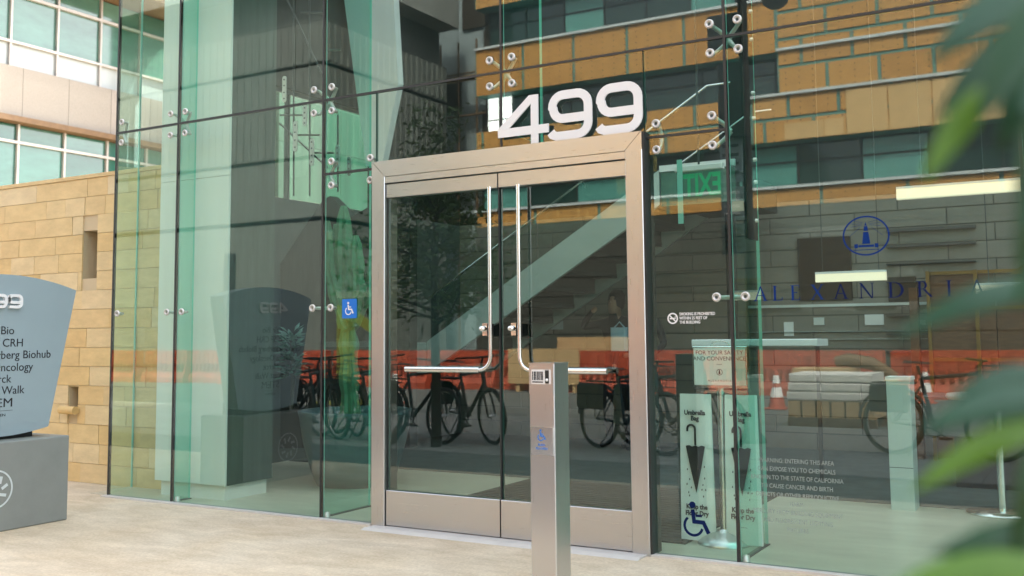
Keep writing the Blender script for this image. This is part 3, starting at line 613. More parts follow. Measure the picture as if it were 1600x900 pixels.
for P in ([(-0.021, -0.044), (0.021, -0.044), (0.013, 0.020), (-0.013, 0.020)], [(-0.011, 0.026), (0.011, 0.026), (0.009, 0.052), (-0.009, 0.052)], [(-0.006, 0.055), (0.006, 0.055), (0.0, 0.074)], [(-0.040, -0.062), (0.040, -0.062), (0.040, -0.050), (-0.040, -0.050)], [(-0.062, -0.066), (-0.044, -0.066), (-0.044, -0.044), (-0.062, -0.044)], [(0.044, -0.066), (0.062, -0.066), (0.062, -0.044), (0.044, -0.044)], [(-0.066, -0.078), (0.066, -0.078), (0.066, -0.0745), (-0.066, -0.0745)]): mb.prism(P, F, 0, 0.001)
mb.build('lighthouse', NAVYB, S)
mb = MB()
for a in (20, 42, 160, 138, 0, 180): mb.ribbon([(0.02*math.cos(rad(a)), 0.058+0.02*math.sin(rad(a))), (0.078*math.cos(rad(a)), 0.050+0.048*math.sin(rad(a)))], 0.0015, F, 0, 0.001)
for dy in (-0.01, ): mb.ribbon([(-0.085, 0.0), (-0.03, 0.045)], 0.0015, F, 0, 0.001); mb.ribbon([(0.085, 0.0), (0.03, 0.045)], 0.0015, F, 0, 0.001)
mb.build('light_ray', NAVYB, S)

# ------------------------------------------------------------------ monument sign
XP, XS = -6.64, -6.50
S = thing('monument_sign', 'slate grey fan shaped building sign on a square plinth listing company names', 'sign', (0, 0, 0))
mb = MB(); mb.bbox(-7.02, XS, -1.755, -0.865, 0.0, 0.60, 0.008); pb = mb.build('plinth', PLINTH, S)
mb = MB(); mb.ribbon(arc(-1.425, 0.287, 0.125, 0, 352, 44), 0.011, FX(0, 0, XS), 0, 0.003, True); mb.build('seal', LEDGE, pb)
mb = MB(); mb.prism(arc(-1.425, 0.287, 0.119, 0, 350, 30), FX(0, 0, XS), 0, 0.0015); mb.build('seal_field', CONCL if False else PLINTH, pb)
mb = MB()
for a in range(0, 360, 45): mb.ribbon([(-1.425+0.05*math.cos(rad(a)), 0.287+0.05*math.sin(rad(a))), (-1.425+0.095*math.cos(rad(a+16)), 0.287+0.095*math.sin(rad(a+16)))], 0.02, FX(0, 0, XS), 0.0016, 0.0026)
mb.build('seal_pattern', LEDGE, pb)
mb = MB(); mb.box(-6.92, -6.70, -1.66, -1.02, 0.60, 0.70); mb.build('neck', BLACK, S)
cyy = -1.31
poly = [(cyy-0.575, 1.655)]+[(cyy-0.575+1.15*i/20, 1.655+0.095*(1-((i-10)/10)**2)) for i in range(1, 20)]+[(cyy+0.575, 1.655), (cyy+0.375, 0.665)]+[(cyy+0.375-0.75*i/16, 0.665-0.042*(1-((i-8)/8)**2)) for i in range(1, 16)]+[(cyy-0.375, 0.665)]
mb = MB(); mb.prism(poly, FX(0, 0, XP), -0.16, 0); pn = mb.build('panel', GREYP, S)
def ext9(mb, F, h_):
    w_, t = h_*1.12, h_*0.20; r = h_*0.26; a, b = t/2, w_-t/2; lo, hi = t/2, h_-t/2; mid = h_*0.42
    P = [(a, lo)]+arc(b-r, lo+r, r, 270, 360, 5)+arc(b-r, hi-r, r, 0, 90, 5)+arc(a+r, hi-r, r, 90, 180, 5)+arc(a+r*0.9, mid+r*0.9, r*0.9, 180, 270, 5)+[(b-t/2, mid)]
    mb.ribbon(P, t, F, 0, 0.022)
for i_, y_ in enumerate((-1.512, -1.410, -1.292)):
    mb = MB(); F = FX(y_, 1.512, XP)
    if i_ == 0:
        h_ = 0.10; sx = 0.085; t = 0.02
        mb.prism([(sx-t, 0), (sx, 0), (sx, h_), (sx-t, h_)], F, 0, 0.022); mb.prism([(-0.02, 0.02), (sx-t-0.0005, 0.02), (sx-t-0.0005, 0.038), (-0.02, 0.038)], F, 0, 0.022)
        mb.prism([(-0.02, 0.0385), (0.006, 0.0385), (sx-t-0.0005, 0.085), (sx-t-0.0005, h_)], F, 0, 0.022)
    else: ext9(mb, F, 0.10)
    mb.build('digit', WHITE, pn)
for t_, z_, b_ in (('Vir Bio', 1.355, 0.0), ('UCSF CRH', 1.268, 0.0), ('Chan Zuckerberg Biohub', 1.184, 0.0), ('Clovis Oncology', 1.098, 0.0), ('Merck', 1.018, 0.0), ('Locust Walk', 0.938, 0.0), ('STEM', 0.852, 0.0025)):
    words = t_.split(' '); sz_ = 0.081 if b_ < 0.002 else 0.088; ws = []
    for w_ in words:
        o_ = text('name_word', w_, sz_, FX(0, z_, XP), INK, pn, 'LEFT', 0.002, 0.0, 0.98 if b_ < 0.002 else 1.15); ws.append((o_, max(v.co.y for v in o_.data.vertices)))
    y_ = cyy-0.03-(sum(q[1] for q in ws)+0.024*(len(ws)-1))/2
    for o_, wd_ in ws: o_.location.y = y_; y_ += wd_+0.024
text('name_line', 'GARDEN', 0.026, FX(cyy-0.03, 0.770, XP), INK, pn, 'CENTER', 0.002, 0.0, 1.3)
mb = MB(); mb.box(XP, XP+0.002, cyy-0.15, cyy+0.09, 0.800, 0.802); mb.build('rule_line', INK, pn)

# ------------------------------------------------------------------ bollard with push plate
bx, by = -2.475, -1.03
B = thing('push_plate_bollard', 'brushed steel bollard with door opener push plate in front of the entrance', 'bollard', (bx, by, 0))
mb = MB(); mb.bbox(-0.072, 0.072, -0.080, 0.080, 0.0, 1.145, 0.004); mb.build('post', STEEL, B)
mb = MB(); mb.box(-0.074, 0.074, -0.082, 0.082, 1.1455, 1.151); mb.build('cap', STEELH, B)
mb = MB(); mb.box(-0.070, 0.068, -0.085, -0.0805, 0.995, 1.135); pp = mb.build('reader_plate', STEELH, B)
mb = MB(); mb.box(-0.056, 0.056, -0.0865, -0.0852, 1.045, 1.118); mb.build('reader_label', WHITE, pp)
mb = MB(); 
for i_ in range(7): mb.box(-0.050+0.0095*i_, -0.045+0.0095*i_+(0.002 if i_ % 2 else 0), -0.0875, -0.0867, 1.064, 1.108)
mb.box(-0.05, 0.012, -0.0875, -0.0867, 1.052, 1.058); mb.build('barcode_mark', INK, pp)
mb = MB(); mb.bbox(0.024, 0.046, -0.089, -0.0867, 1.048, 1.115, 0.001); mb.build('key_reader', BLACK, pp)
mb = MB(); mb.lathe([(0.0, 0.003), (0.007, 0.003), (0.008, 0)], (0.035, -0.0891, 1.066), (0, -1, 0), 12); mb.build('reader_light', WHITE, pp)
mb = MB(); mb.bbox(-0.066, 0.070, -0.089, -0.0805, 0.690, 0.830, 0.004); pp = mb.build('push_plate', CHROME, B)
mb = MB(); wheelchair(mb, FZ(-0.026, 0.760, -0.0892), 0.058, 0, 0.0008); mb.build('wheelchair_symbol', BLUE, pp)
text('plate_text', 'PUSH', 0.016, FZ(0.0, 0.740, -0.0892), BLUE, pp, 'CENTER', 0.0005, 0.0004); text('plate_text', 'TO OPEN', 0.016, FZ(0.0, 0.722, -0.0892), BLUE, pp, 'CENTER', 0.0005, 0.0004)

# ------------------------------------------------------------------ stone wall on the left
W = thing('stone_wall', 'buff sandstone block wall with a narrow slot and a small lamp niche, left of the lobby', 'wall', (0, 0, 0))
WX0, WX1, WY, WZ = -13.5, -6.90, 0.42, 2.775
openings = [(-8.120, -7.912, 1.843, 2.287), (-8.262, -8.125, 0.660, 0.855)]
mb = MB()
# backing with real holes: build it as strips round the openings
xs = sorted({WX0, WX1, *[o[0] for o in openings], *[o[1] for o in openings]}); zs = sorted({0.0, WZ, *[o[2] for o in openings], *[o[3] for o in openings]})
for i in range(len(xs)-1):
    for j in range(len(zs)-1):
        cxm, czm = (xs[i]+xs[i+1])/2, (zs[j]+zs[j+1])/2
        if any(o[0] < cxm < o[1] and o[2] < czm < o[3] for o in openings): continue
        mb.box(xs[i], xs[i+1], WY+0.010, WY+0.40, zs[j], zs[j+1])
mb.build('wall_core', MORTAR, W)
mb = MB()
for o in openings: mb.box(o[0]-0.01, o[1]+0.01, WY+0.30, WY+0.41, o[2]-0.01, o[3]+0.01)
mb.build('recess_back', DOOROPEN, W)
rng = random.Random(3); nrow = 16; ch = WZ/nrow
def cut(iv, o0, o1):
    out = []
    for a, b in iv:
        if b <= o0 or a >= o1: out.append((a, b)); continue
        if a < o0: out.append((a, o0))
        if b > o1: out.append((o1, b))
    return out
for r_ in range(nrow):
    z0, z1 = r_*ch, (r_+1)*ch; x = WX1-rng.uniform(0, 0.3); x = WX1
    first = rng.uniform(0.2, 0.6)
    while x > WX0:
        ln = first if x == WX1 else rng.choice([0.28, 0.42, 0.55, 0.65, 0.75, 0.36]); 
        if x < -10.2: ln = 1.6
        a, b = max(WX0, x-ln), x; x -= ln
        iv = [(a, b)]
        for o in openings:
            if o[2] < z1-0.03 and o[3] > z0+0.03: iv = cut(iv, o[0], o[1])
        for p, q in iv:
            if q-p < 0.04: continue
            pr = rng.uniform(0.0, 0.006); m_ = MB(); m_.box(p+0.002, q-0.002, WY-pr, WY+0.10, z0+0.002, z1-0.002); m_.build('stone', STONE, W)
mb = MB(); mb.box(-8.290, -8.095, WY-0.05, WY+0.16, 0.625, 0.662); mb.prism(arc(0, 0, 0.036, 0, 350, 14), ((-8.30, WY-0.052, 0.645), (0, 1, 0), (0, 0, 1)), 0, 0.21); mb.build('niche_sill', STONE, W)
mb = MB(); mb.box(WX0, WX1, WY-0.012, WY+0.41, WZ+0.001, WZ+0.035); mb.build('coping', STONE, W)

# ------------------------------------------------------------------ office building upper left
O = thing('office_building', 'office block of pale granite bands and teal ribbon windows behind the stone wall', 'building', (0, 0, 0))
OX = -26.0
mb = MB(); mb.box(OX-10, OX-0.12, 4, 17.4, 0, 16); mb.build('wall', CONCD, O)
def opan(name, y0, y1, z0, z1, m, dx=0.0):
    mb = MB(); mb.box(OX-0.11, OX+dx, y0, y1, z0, z1); return mb.build(name, m, O)
for k_ in range(-3, 4):
    y0, y1 = 11.64+1.47*k_, 11.64+1.47*(k_+1)
    opan('granite_panel', y0+0.006, y1-0.006, 7.45, 8.87, GRANITE, 0.16)
    opan('window_pane', y0+0.03, y1-0.03, 6.80, 7.27, OFFGL2 if k_ % 3 == 0 else OFFGL, -0.04); opan('window_pane', y0+0.03, y1-0.03, 4.2, 6.73, OFFGL, -0.04)
    opan('mullion', y0-0.03, y0+0.03, 4.2, 7.28, ALU, 0.05)
    opan('granite_panel', y0+0.006, y1-0.006, 2.7, 4.19, GRANITE, 0.16)
    y0 -= 0.33; y1 -= 0.33
    opan('spandrel_panel', y0+0.03, y1-0.03, 8.90, 9.55, SPAND, -0.03)
    opan('window_pane', y0+0.03, y1-0.03, 9.62, 10.92, OFFGL2, -0.04); opan('window_pane', y0+0.03, y1-0.03, 11.0, 11.60, OFFGL2, -0.04)
    opan('mullion', y0-0.03, y0+0.03, 8.88, 11.62, ALU, 0.05)
for z0, z1 in ((6.73, 6.80), (9.55, 9.62), (10.92, 11.0)): opan('transom', 6.5, 17.3, z0, z1, ALU, 0.07)
mb = MB(); mb.box(OX-0.11, OX+0.35, 6.5, 17.3, 7.29, 7.445); mb.build('soffit', SOFFIT, O)
mb = MB(); mb.box(OX-0.11, OX+1.3, 6.5, 17.3, 11.64, 11.9); mb.build('soffit', SOFFIT, O)
mb = MB(); mb.box(OX-0.1, OX+1.32, 6.5, 17.3, 11.902, 14.6); mb.build('fascia', GRANITE, O)
S = thing('backdrop_wall', 'added dark green concrete wall seen through the left side glazing of the lobby', 'wall', (0, 0, 0))  # added wall, covers the bright sky beyond the side glazing
for k_ in range(8): mb = MB(); mb.box(-22.3, -22, 17.8+3*k_, 20.785+3*k_, 0, 7.4); mb.build('wall_panel', BACKDROP, S)
for k_ in range(8): mb = MB(); mb.box(-22.3, -22, 17.8+3*k_, 20.785+3*k_, 7.415, 18); mb.build('wall_panel', BACKDROP, S)

# ------------------------------------------------------------------ lobby interior
S = thing('staircase', 'pale green steel staircase with dark open treads rising to the right behind the door', 'staircase', (0, 0, 0))
sl = 0.600; zt = lambda x: 2.752+sl*(x+4.20)
def strg(y0, y1, off=0.0):
    mb = MB(); x0, x1 = -6.75, -3.85
    mb.prism([(x0, zt(x0)-0.36+off), (x1, zt(x1)-0.36+off), (x1, zt(x1)+off), (x0, zt(x0)+off)], FZ(0, 0, y0), -(y1-y0), 0); return mb.build('stringer', STRING, S)
strg(4.0, 4.05); strg(5.45, 5.50)
tm = MB(); tm.bbox(-0.16, 0.16, 0, 1.398, -0.03, 0.02, 0.004); tm.box(-0.155, -0.135, 0.002, 1.396, -0.175, -0.031); tmm = tm.mesh('tread', TREAD)
x = -6.6
while x < -3.9: share('tread', tmm, (x, 4.051, zt(x)-0.20), S); x += 0.29
mb = MB(); mb.prism([(-6.7, zt(-6.7)-0.30), (-6.6, zt(-6.6)-0.30), (-6.6, zt(-6.6)-0.28), (-6.7, zt(-6.7)-0.28)], FZ(0, 0, 4.06), -1.38, 0)
if 0: mb.prism([(-6.7, zt(-6.7)-0.40), (-3.86, zt(-3.86)-0.40), (-3.86, zt(-3.86)-0.375), (-6.7, zt(-6.7)-0.375)], FZ(0, 0, 4.06), -1.38, 0); mb.build('soffit', TREAD, S)
mb = MB(); mb.box(-7.39, -6.76, 4.0, 5.5, zt(-6.75)-0.36, zt(-6.75)-0.02); mb.build('landing', STRING, S)
gz0 = zt(-3.85)-0.36
mb = MB(); mb.box(-3.84, -3.05, 4.03, 5.48, gz0, gz0+0.30); mb.build('landing', TREAD, S)
for k_ in range(2): mb = MB(); mb.box(-3.83+0.39*k_, -3.445+0.39*k_, 4.0, 4.02, gz0-0.02, gz0+0.33); mb.build('fascia_panel', SUCC, S)
mb = MB(); mb.box(-3.84, -3.05, 3.985, 4.025, gz0+0.335, gz0+0.40); mb.build('trim', WHITE, S)
for xx in (-3.5,): mb = MB(); mb.tube([(xx, 5.2, 0), (xx, 5.2, gz0)], 0.06, 10); mb.build('post', DARK, S)
for yy in (4.02, 5.47):
    for k_ in range(2):
        a = -6.7+1.42*k_; b = a+1.40; mb = MB(); mb.prism([(a, zt(a)+0.01), (b, zt(b)+0.01), (b, zt(b)+0.50), (a, zt(a)+0.50)], FZ(0, 0, yy), -0.012, 0); mb.build('balustrade_pane', G_CLEAR, S)
    mb = MB(); mb.tube([(-6.7, yy-0.05, zt(-6.7)+0.47), (-3.3, yy-0.05, zt(-3.3)+0.47), (-3.06, yy-0.05, zt(-3.3)+0.47)], 0.014, 8)
    for k_ in range(5): xx = -6.5+0.6*k_; mb.tube([(xx, yy-0.05, zt(xx)+0.46), (xx, yy, zt(xx)+0.40)], 0.008, 6)
    mb.build('handrail', CHROME, S)
# exit sign hanging inside, seen from behind
S = thing('exit_sign', 'see-through green EXIT sign seen from behind on a white bar above the lobby', 'sign', (-2.36, 1.0, 2.33))
mb = MB(); mb.bbox(-0.17, 0.175, -0.025, 0.025, 0.085, 0.125, 0.004); mb.build('lamp_bar', WHITE, S)
mb = MB(); mb.box(-0.165, 0.17, -0.004, 0.004, -0.13, 0.084); mb.build('acrylic_panel', EXITP, S)
text('letter', 'EXIT', 0.215, ((0.02, 0.006, -0.02), (-1, 0, 0), (0, 0, 1)), EXITG, S, 'CENTER', 0.002, 0.006, 0.62)
mb = MB(); mb.bbox(-0.15, -0.11, -0.03, -0.026, -0.28, 0.17, 0.002); mb.build('bracket', EDGE, S)
mb = MB(); mb.tube([(0, 0, 0.125), (0, 0, TOP-2.34)], 0.008, 6); mb.build('hanger_rod', DARK, S)
# dome hanging from ceiling
# umbrella bag stand
ux, uy = -2.065, 0.47
S = thing('umbrella_bag_stand', 'steel umbrella bag stand with notice board and hanging bags inside the glass', 'stand', (ux, uy, 0.006))
mb = MB(); mb.lathe([(0.165, 0.0), (0.165, 0.012), (0.14, 0.035), (0.08, 0.07), (0.025, 0.09), (0.022, 0.10), (0.0, 0.10)], (0, 0, 0), n=32); mb.build('base', STEELH, S)
mb = MB(); mb.tube([(0, 0, 0.08), (0, 0, 0.945)], 0.026, 14); mb.tube([(0, 0, 0.60), (0, 0, 0.93)], 0.031, 14); mb.build('pole', CHROME, S)
mb = MB(); mb.bbox(-0.175, 0.175, -0.02, 0.02, 0.945, 1.205, 0.004); sb = mb.build('notice_board', CHROME, S)
mb = MB(); mb.box(-0.165, 0.165, -0.0225, -0.0205, 0.965, 1.195); mb.build('notice_sheet', PAPER, sb)
mb = MB(); mb.tube([(-0.06, 0, 1.204)]+[(0.06*math.cos(rad(a)), 0, 1.204+0.035*math.sin(rad(a))) for a in range(160, 19, -20)]+[(0.06, 0, 1.204)], 0.004, 6); mb.build('hook', CHROME, sb)
F = FZ(0, 0, -0.0226)
text('notice_line', 'FOR YOUR SAFETY', 0.036, FZ(0.0, 1.165, -0.0226), INK, sb, t=0.0004); text('notice_line', 'AND CONVENIENCE', 0.036, FZ(0.0, 1.128, -0.0226), INK, sb, t=0.0004)
text('notice_line', 'PLEASE', 0.011, FZ(0, 1.092, -0.0226), INK, sb, t=0.0004)
mb = MB(); mb.ribbon(arc(0, 1.045, 0.018, 0, 340, 17), 0.003, F, 0, 0.0006, True); mb.prism([(-0.006, 1.033), (0.006, 1.033), (0.003, 1.058), (-0.003, 1.058)], F, 0, 0.0006); mb.build('emblem', INK, sb)
text('notice_line', 'ALEXANDRIA', 0.018, FZ(0, 0.992, -0.0226), INK, sb, t=0.0004, space=1.5)
mb = MB(); mb.box(-0.16, 0.16, -0.018, 0.018, 0.915, 0.935); mb.build('bag_rail', CHROME, S)
def umbrella_bag(cxb, w_, lab):
    T = thing('umbrella_bag', lab, 'bag', (ux+cxb, uy-0.030, 0.0), group='umbrella bags on the stand')
    mb = MB(); n = 12; m_ = 9; vs = []
    for j in range(m_+1):
        v = j/m_
        for i in range(n+1):
            u = i/n; xw = (u-0.5)*w_*(1.0+0.12*(1-v)); yy = -0.012-0.010*math.sin(math.pi*u)-0.004*math.sin(7*u+3*v)*(0.3+v)
            vs.append((xw, yy, 0.02+v*0.895))
    fs = [(j*(n+1)+i, j*(n+1)+i+1, (j+1)*(n+1)+i+1, (j+1)*(n+1)+i) for j in range(m_) for i in range(n)]
    mb.add(vs, fs, True); o2 = len(vs); mb.add([(x, 0.0, z) for x, y, z in vs], [tuple(reversed(f)) for f in fs], True); mb.build('bag_sheet', PAPER, T)
    F = FZ(0, 0, -0.031)
    mb = MB(); mb.prism([(-0.062, 0.595), (-0.040, 0.600), (-0.02, 0.592), (0, 0.600), (0.02, 0.592), (0.040, 0.600), (0.062, 0.595), (0.035, 0.46), (0.0, 0.31), (-0.035, 0.46)], F, 0, 0.0006)
    mb.ribbon([(0.0, 0.601), (0.0, 0.70)]+arc(-0.025, 0.70, 0.025, 0, 180, 10)[1:]+[(-0.05, 0.685)], 0.013, F, 0, 0.0006)
    dr = random.Random(5)
    for (dx, dz) in ((-0.055, 0.45), (0.055, 0.47), (-0.042, 0.39), (0.055, 0.40), (-0.06, 0.36), (0.043, 0.36), (-0.032, 0.34), (0.036, 0.33), (0.06, 0.33), (-0.05, 0.31), (-0.045, 0.29), (0.045, 0.29)): mb.prism([(dx-0.004, dz), (dx, dz-0.006), (dx+0.004, dz), (dx+0.001, dz+0.010)], F, 0, 0.0006)
    mb.build('umbrella_print', INK, T)
    for s_, z_, sz in (('Umbrella', 0.80, 0.040), ('Bag', 0.765, 0.040), ('Keep the', 0.225, 0.040), ('Floor Dry', 0.185, 0.040), ('umbrella bag', 0.125, 0.011)): text('print_line', s_, sz, FZ(0, z_, -0.031), INK, T, t=0.0004, bold=0.0016 if sz > 0.02 else 0.0, sx=0.92)
umbrella_bag(-0.155, 0.20, 'white umbrella bag on the left side of the stand pole'); umbrella_bag(0.135, 0.20, 'pale umbrella bag right of the stand pole, partly behind the glass fin')
# pedestal, table, bench, cabinet, lights
S = thing('reader_pedestal', 'plain grey access pedestal standing on the lobby floor', 'pedestal', (-1.30, 2.28, 0.006))
mb = MB(); mb.bbox(-0.09, 0.075, -0.10, 0.10, 0, 0.93, 0.004); mb.build('post', STRING, S); mb = MB(); mb.box(-0.095, 0.08, -0.105, 0.105, 0.9305, 0.955); mb.build('cap', WHITE, S); mb = MB(); mb.box(-0.091, 0.076, -0.1012, -0.1002, 0.30, 0.304); mb.build('seam', DARK, S)
S = thing('cafe_table', 'round topped steel pedestal table behind the right glass pane', 'table', (-0.67, 2.35, 0.006))
mb = MB(); mb.lathe([(0.0, 0.0), (0.24, 0.0), (0.24, 0.012), (0.05, 0.03), (0.0, 0.03)], (0, 0, 0), n=32); mb.build('base', CHROME, S)
mb = MB(); mb.tube([(0, 0, 0.02), (0, 0, 0.80)], 0.028, 14); mb.build('leg', CHROME, S)
mb = MB(); mb.lathe([(0.0, 0.80), (0.33, 0.80), (0.34, 0.815), (0.33, 0.835), (0.0, 0.835)], (0, 0, 0), n=36); mb.build('table_top', STRING, S)
S = thing('lobby_counter', 'long low grey counter block behind the round table', 'counter', (-0.9, 3.4, 0.006))
mb = MB(); mb.bbox(-0.42, 3.0, 0.0, 0.5, 0.42, 0.75, 0.01); mb.build('counter_top', INWALL, S); mb = MB(); mb.box(-0.2, 2.9, 0.08, 0.42, 0, 0.419); mb.build('counter_base', BLACK, S)
S = thing('shelf_table', 'thin white shelf table seen behind the umbrella stand', 'table', (-3.0, 3.2, 0.006))
mb = MB(); mb.bbox(-0.25, 0.88, 0, 0.4, 1.165, 1.225, 0.006); mb.build('table_top', WHITE, S)
for x_ in (-0.2, 0.82): mb = MB(); mb.box(x_, x_+0.03, 0.18, 0.21, 0, 1.164); mb.build('leg', DARK, S)
def lamp(x0, x1, y, z, h, lab):
    S = thing('linear_lamp', lab, 'lamp', ((x0+x1)/2, y, z), group='linear lamps in the lobby'); w_ = (x1-x0)/2
    mb = MB(); mb.box(-w_, w_, -0.03, 0.03, 0, h); mb.build('diffuser', LIGHT, S)
    mb = MB(); mb.box(-w_, w_, -0.032, 0.032, h+0.001, h+0.02); mb.build('housing', WHITE, S)
    mb = MB()
    for s_ in (-0.8, 0.8): mb.tube([(w_*s_, 0, h+0.02), (w_*s_, 0, TOP-z)], 0.004, 6)
    mb.build('hanger_rod', DARK, S)
lamp(-1.55, 0.6, 4.0, 2.48, 0.095, 'longest linear lamp, high on the right above the lettering'); lamp(-2.30, -1.67, 4.0, 1.755, 0.075, 'short linear lamp crossing the middle of the blue lettering'); lamp(-0.93, 0.1, 4.0, 1.605, 0.075, 'linear lamp at the right end of the blue lettering')
# cactus, pot, succulent
S = thing('cactus_pot', 'wide slate blue bowl planter left of the entrance inside the glass', 'planter', (-5.74, 1.45, 0.006))
mb = MB(); mb.lathe([(0.0, 0.0), (0.33, 0.0), (0.38, 0.12), (0.45, 0.36), (0.49, 0.60), (0.50, 0.64), (0.46, 0.64), (0.44, 0.56)], (0, 0, 0), n=40); mb.build('bowl', POT, S)
mb = MB(); mb.lathe([(0.445, 0.565), (0.0, 0.575)], (0, 0, 0), n=32); mb.build('soil', SOIL, S)
S = thing('cactus', 'tall branching candelabra cactus growing in the blue bowl planter', 'cactus', (0, 0, 0))
YC = 1.5
def stem(pts, r, Yo=0.0):
    P = [at(x, y, YC+Yo) for x, y in pts]; Q = []
    for i in range(len(P)-1):
        for k_ in range(4): Q.append(P[i].lerp(P[i+1], k_/4))
    Q.append(P[-1]); rr = [r*(1+0.14*math.sin(1.7*i)) for i in range(len(Q))]; rr[-1] = r*0.35; rr[-2] = r*0.75
    mb = MB(); mb.tube(Q, rr, 16, ribs=1); mb.build('stem', CACT, S)
stem([(548, 660), (546, 600), (545, 540), (543, 505)], 0.085); stem([(543, 512), (538, 460), (538, 400), (537, 322)], 0.085, 0.02)
stem([(545, 515), (527, 470), (514, 420), (512, 345)], 0.06, -0.06); stem([(548, 500), (560, 455), (558, 420), (556, 368)], 0.065, -0.1); stem([(549, 515), (572, 470), (580, 430), (583, 388)], 0.05, 0.1); stem([(530, 470), (524, 430), (524, 350)], 0.05, 0.12)
S = thing('succulent', 'pale leafy succulent beside the cactus, in front of the white column', 'plant', at(455, 640, 1.15))
mb = MB(); rg = random.Random(11)
for i in range(130):
    a = rg.uniform(0, 6.28); h0 = rg.uniform(0.28, 0.66); el = rg.uniform(-0.3, 0.7); d = Vector((math.cos(a)*math.cos(el), math.sin(a)*math.cos(el), math.sin(el))); s_ = Vector((-math.sin(a), math.cos(a), 0))
    b = Vector((0, 0, h0))+d*rg.uniform(0.0, 0.06); ln = rg.uniform(0.07, 0.14); wd_ = 0.020; up = d.cross(s_)
    mb.add([b, b+d*ln*0.5+s_*wd_, b+d*ln, b+d*ln*0.5-s_*wd_, b+d*ln*0.5+up*0.012], [(0, 1, 4), (1, 2, 4), (2, 3, 4), (3, 0, 4), (0, 3, 2, 1)])
mb.build('foliage', SUCC, S); mb = MB(); mb.tube([(0, 0, 0.0), (0.02, 0, 0.3), (0, 0, 0.6)], 0.018, 7); mb.build('stem', BARK, S)

# ================================================================== the street behind the camera (seen in the glass)
def thingV(name, label, cat, x, V, z=0, rz=0, group=None): return thing(name, label, cat, (x, -V, z), rz, group)
# orange water barriers
S0 = thingV('water_barrier', 'x', 'barrier', 0, 0, group='orange barriers along the road')
mb = MB(); P = [(-0.30, 0), (0.30, 0), (0.30, 0.16), (0.20, 0.36), (0.15, 0.52), (0.13, 1.0), (-0.13, 1.0), (-0.15, 0.52), (-0.20, 0.36), (-0.30, 0.16)]
mb.prism(P, ((-0.93, 0, 0), (0, 1, 0), (0, 0, 1)), 0, 1.86); 
for i in range(9): mb.prism([(0.131, 0.60), (0.175, 0.58), (0.165, 0.90), (0.131, 0.92)], ((-0.82+0.2*i, 0, 0), (0, 1, 0), (0, 0, 1)), 0, 0.06)
mb.build('body', ORANGE, S0)
mb = MB()
for i in range(10): mb.box(-0.86+0.18*i, -0.785+0.18*i, 0.13, 0.262, 0.36, 0.58)  # solid blocks; darker orange stands in for shade inside the slots
mb.build('slot', ORANGED, S0)
pos = ['leftmost orange barrier mirrored left of the white column', 'orange barrier mirrored behind the white column', 'orange barrier mirrored right of the white column', 'orange barrier mirrored behind the grey sign', 'orange barrier mirrored behind the succulent', 'orange barrier mirrored behind the cactus', 'orange barrier mirrored at the left edge of the door', 'orange barrier mirrored behind the tree trunk in the left door leaf', 'orange barrier mirrored under the door lock', 'orange barrier mirrored behind the steel bollard', 'orange barrier mirrored under the two people', 'orange barrier mirrored right of the door frame', 'orange barrier mirrored behind the notice board', 'orange barrier mirrored beside the crates', 'orange barrier mirrored behind the crates', 'orange barrier mirrored above the grey pedestal', 'orange barrier mirrored above the round table', 'rightmost orange barrier mirrored behind the leaves']
for i, lab in enumerate(pos):
    c = S0 if i == 0 else copy_tree(S0); c.location = (-31.5+1.90*i+0.07*math.sin(i*4.7), -(16.9+0.28*math.sin(i*2.1)), -0.12); c.rotation_euler.z = 0.05*math.sin(i*3.3); c['label'] = lab
# traffic cones
S0 = thingV('traffic_cone', 'x', 'traffic cone', 0, 0, group='traffic cones on the road')
mb = MB(); mb.lathe([(0.15, 0.03), (0.035, 0.70), (0.0, 0.70)], (0, 0, 0), n=18); mb.build('cone', ORANGE, S0)
mb = MB(); mb.lathe([(0.118, 0.22), (0.087, 0.40)], (0, 0, 0), n=18); mb.build('stripe', WHITE, S0); mb = MB(); mb.lathe([(0.076, 0.47), (0.052, 0.61)], (0, 0, 0), n=18); mb.build('stripe', WHITE, S0)
mb = MB(); mb.bbox(-0.19, 0.19, -0.19, 0.19, 0, 0.03, 0.01); mb.build('base', ORANGE, S0)
for i, (px, V, lab) in enumerate(((618, 11.5, 'orange traffic cone mirrored beside the bicycles in the left door leaf'), (1213, 13.0, 'orange traffic cone mirrored right of the notice board'), (1446, 15.5, 'orange traffic cone mirrored above the round table'))):
    c = S0 if i == 0 else copy_tree(S0); c.location = (at(px, 600, V).x, -V, -0.12); c['label'] = lab
# bicycles
S0 = thingV('bicycle', 'x', 'bicycle', 0, 0, group='bicycles parked on the sidewalk')
WR = 0.335
def wheel(cx_):
    mb = MB(); mb.torus((cx_, 0, WR), (0, 1, 0), WR-0.022, 0.026, 40, 8); t_ = mb.build('tyre', RUBBER, S0); t_.name = 'wheel'
    mb = MB(); mb.torus((cx_, 0, WR), (0, 1, 0), WR-0.045, 0.009, 40, 6)
    for k_ in range(18):
        a = 2*math.pi*k_/18; mb.tube([(cx_+0.02*math.cos(a+0.6), 0.02*(-1)**k_, WR+0.02*math.sin(a+0.6)), (cx_+(WR-0.045)*math.cos(a), 0, WR+(WR-0.045)*math.sin(a))], 0.0016, 4, False)
    mb.lathe([(0.02, -0.04), (0.025, 0), (0.02, 0.04)], (cx_, 0, WR), (0, 1, 0), 10); mb.build('spokes', CHROME, t_)
wheel(-0.52); wheel(0.53)
mb = MB(); bb = (-0.09, 0, 0.29); st = (-0.23, 0, 0.80); hd = (0.36, 0, 0.86); hl = (0.39, 0, 0.72)
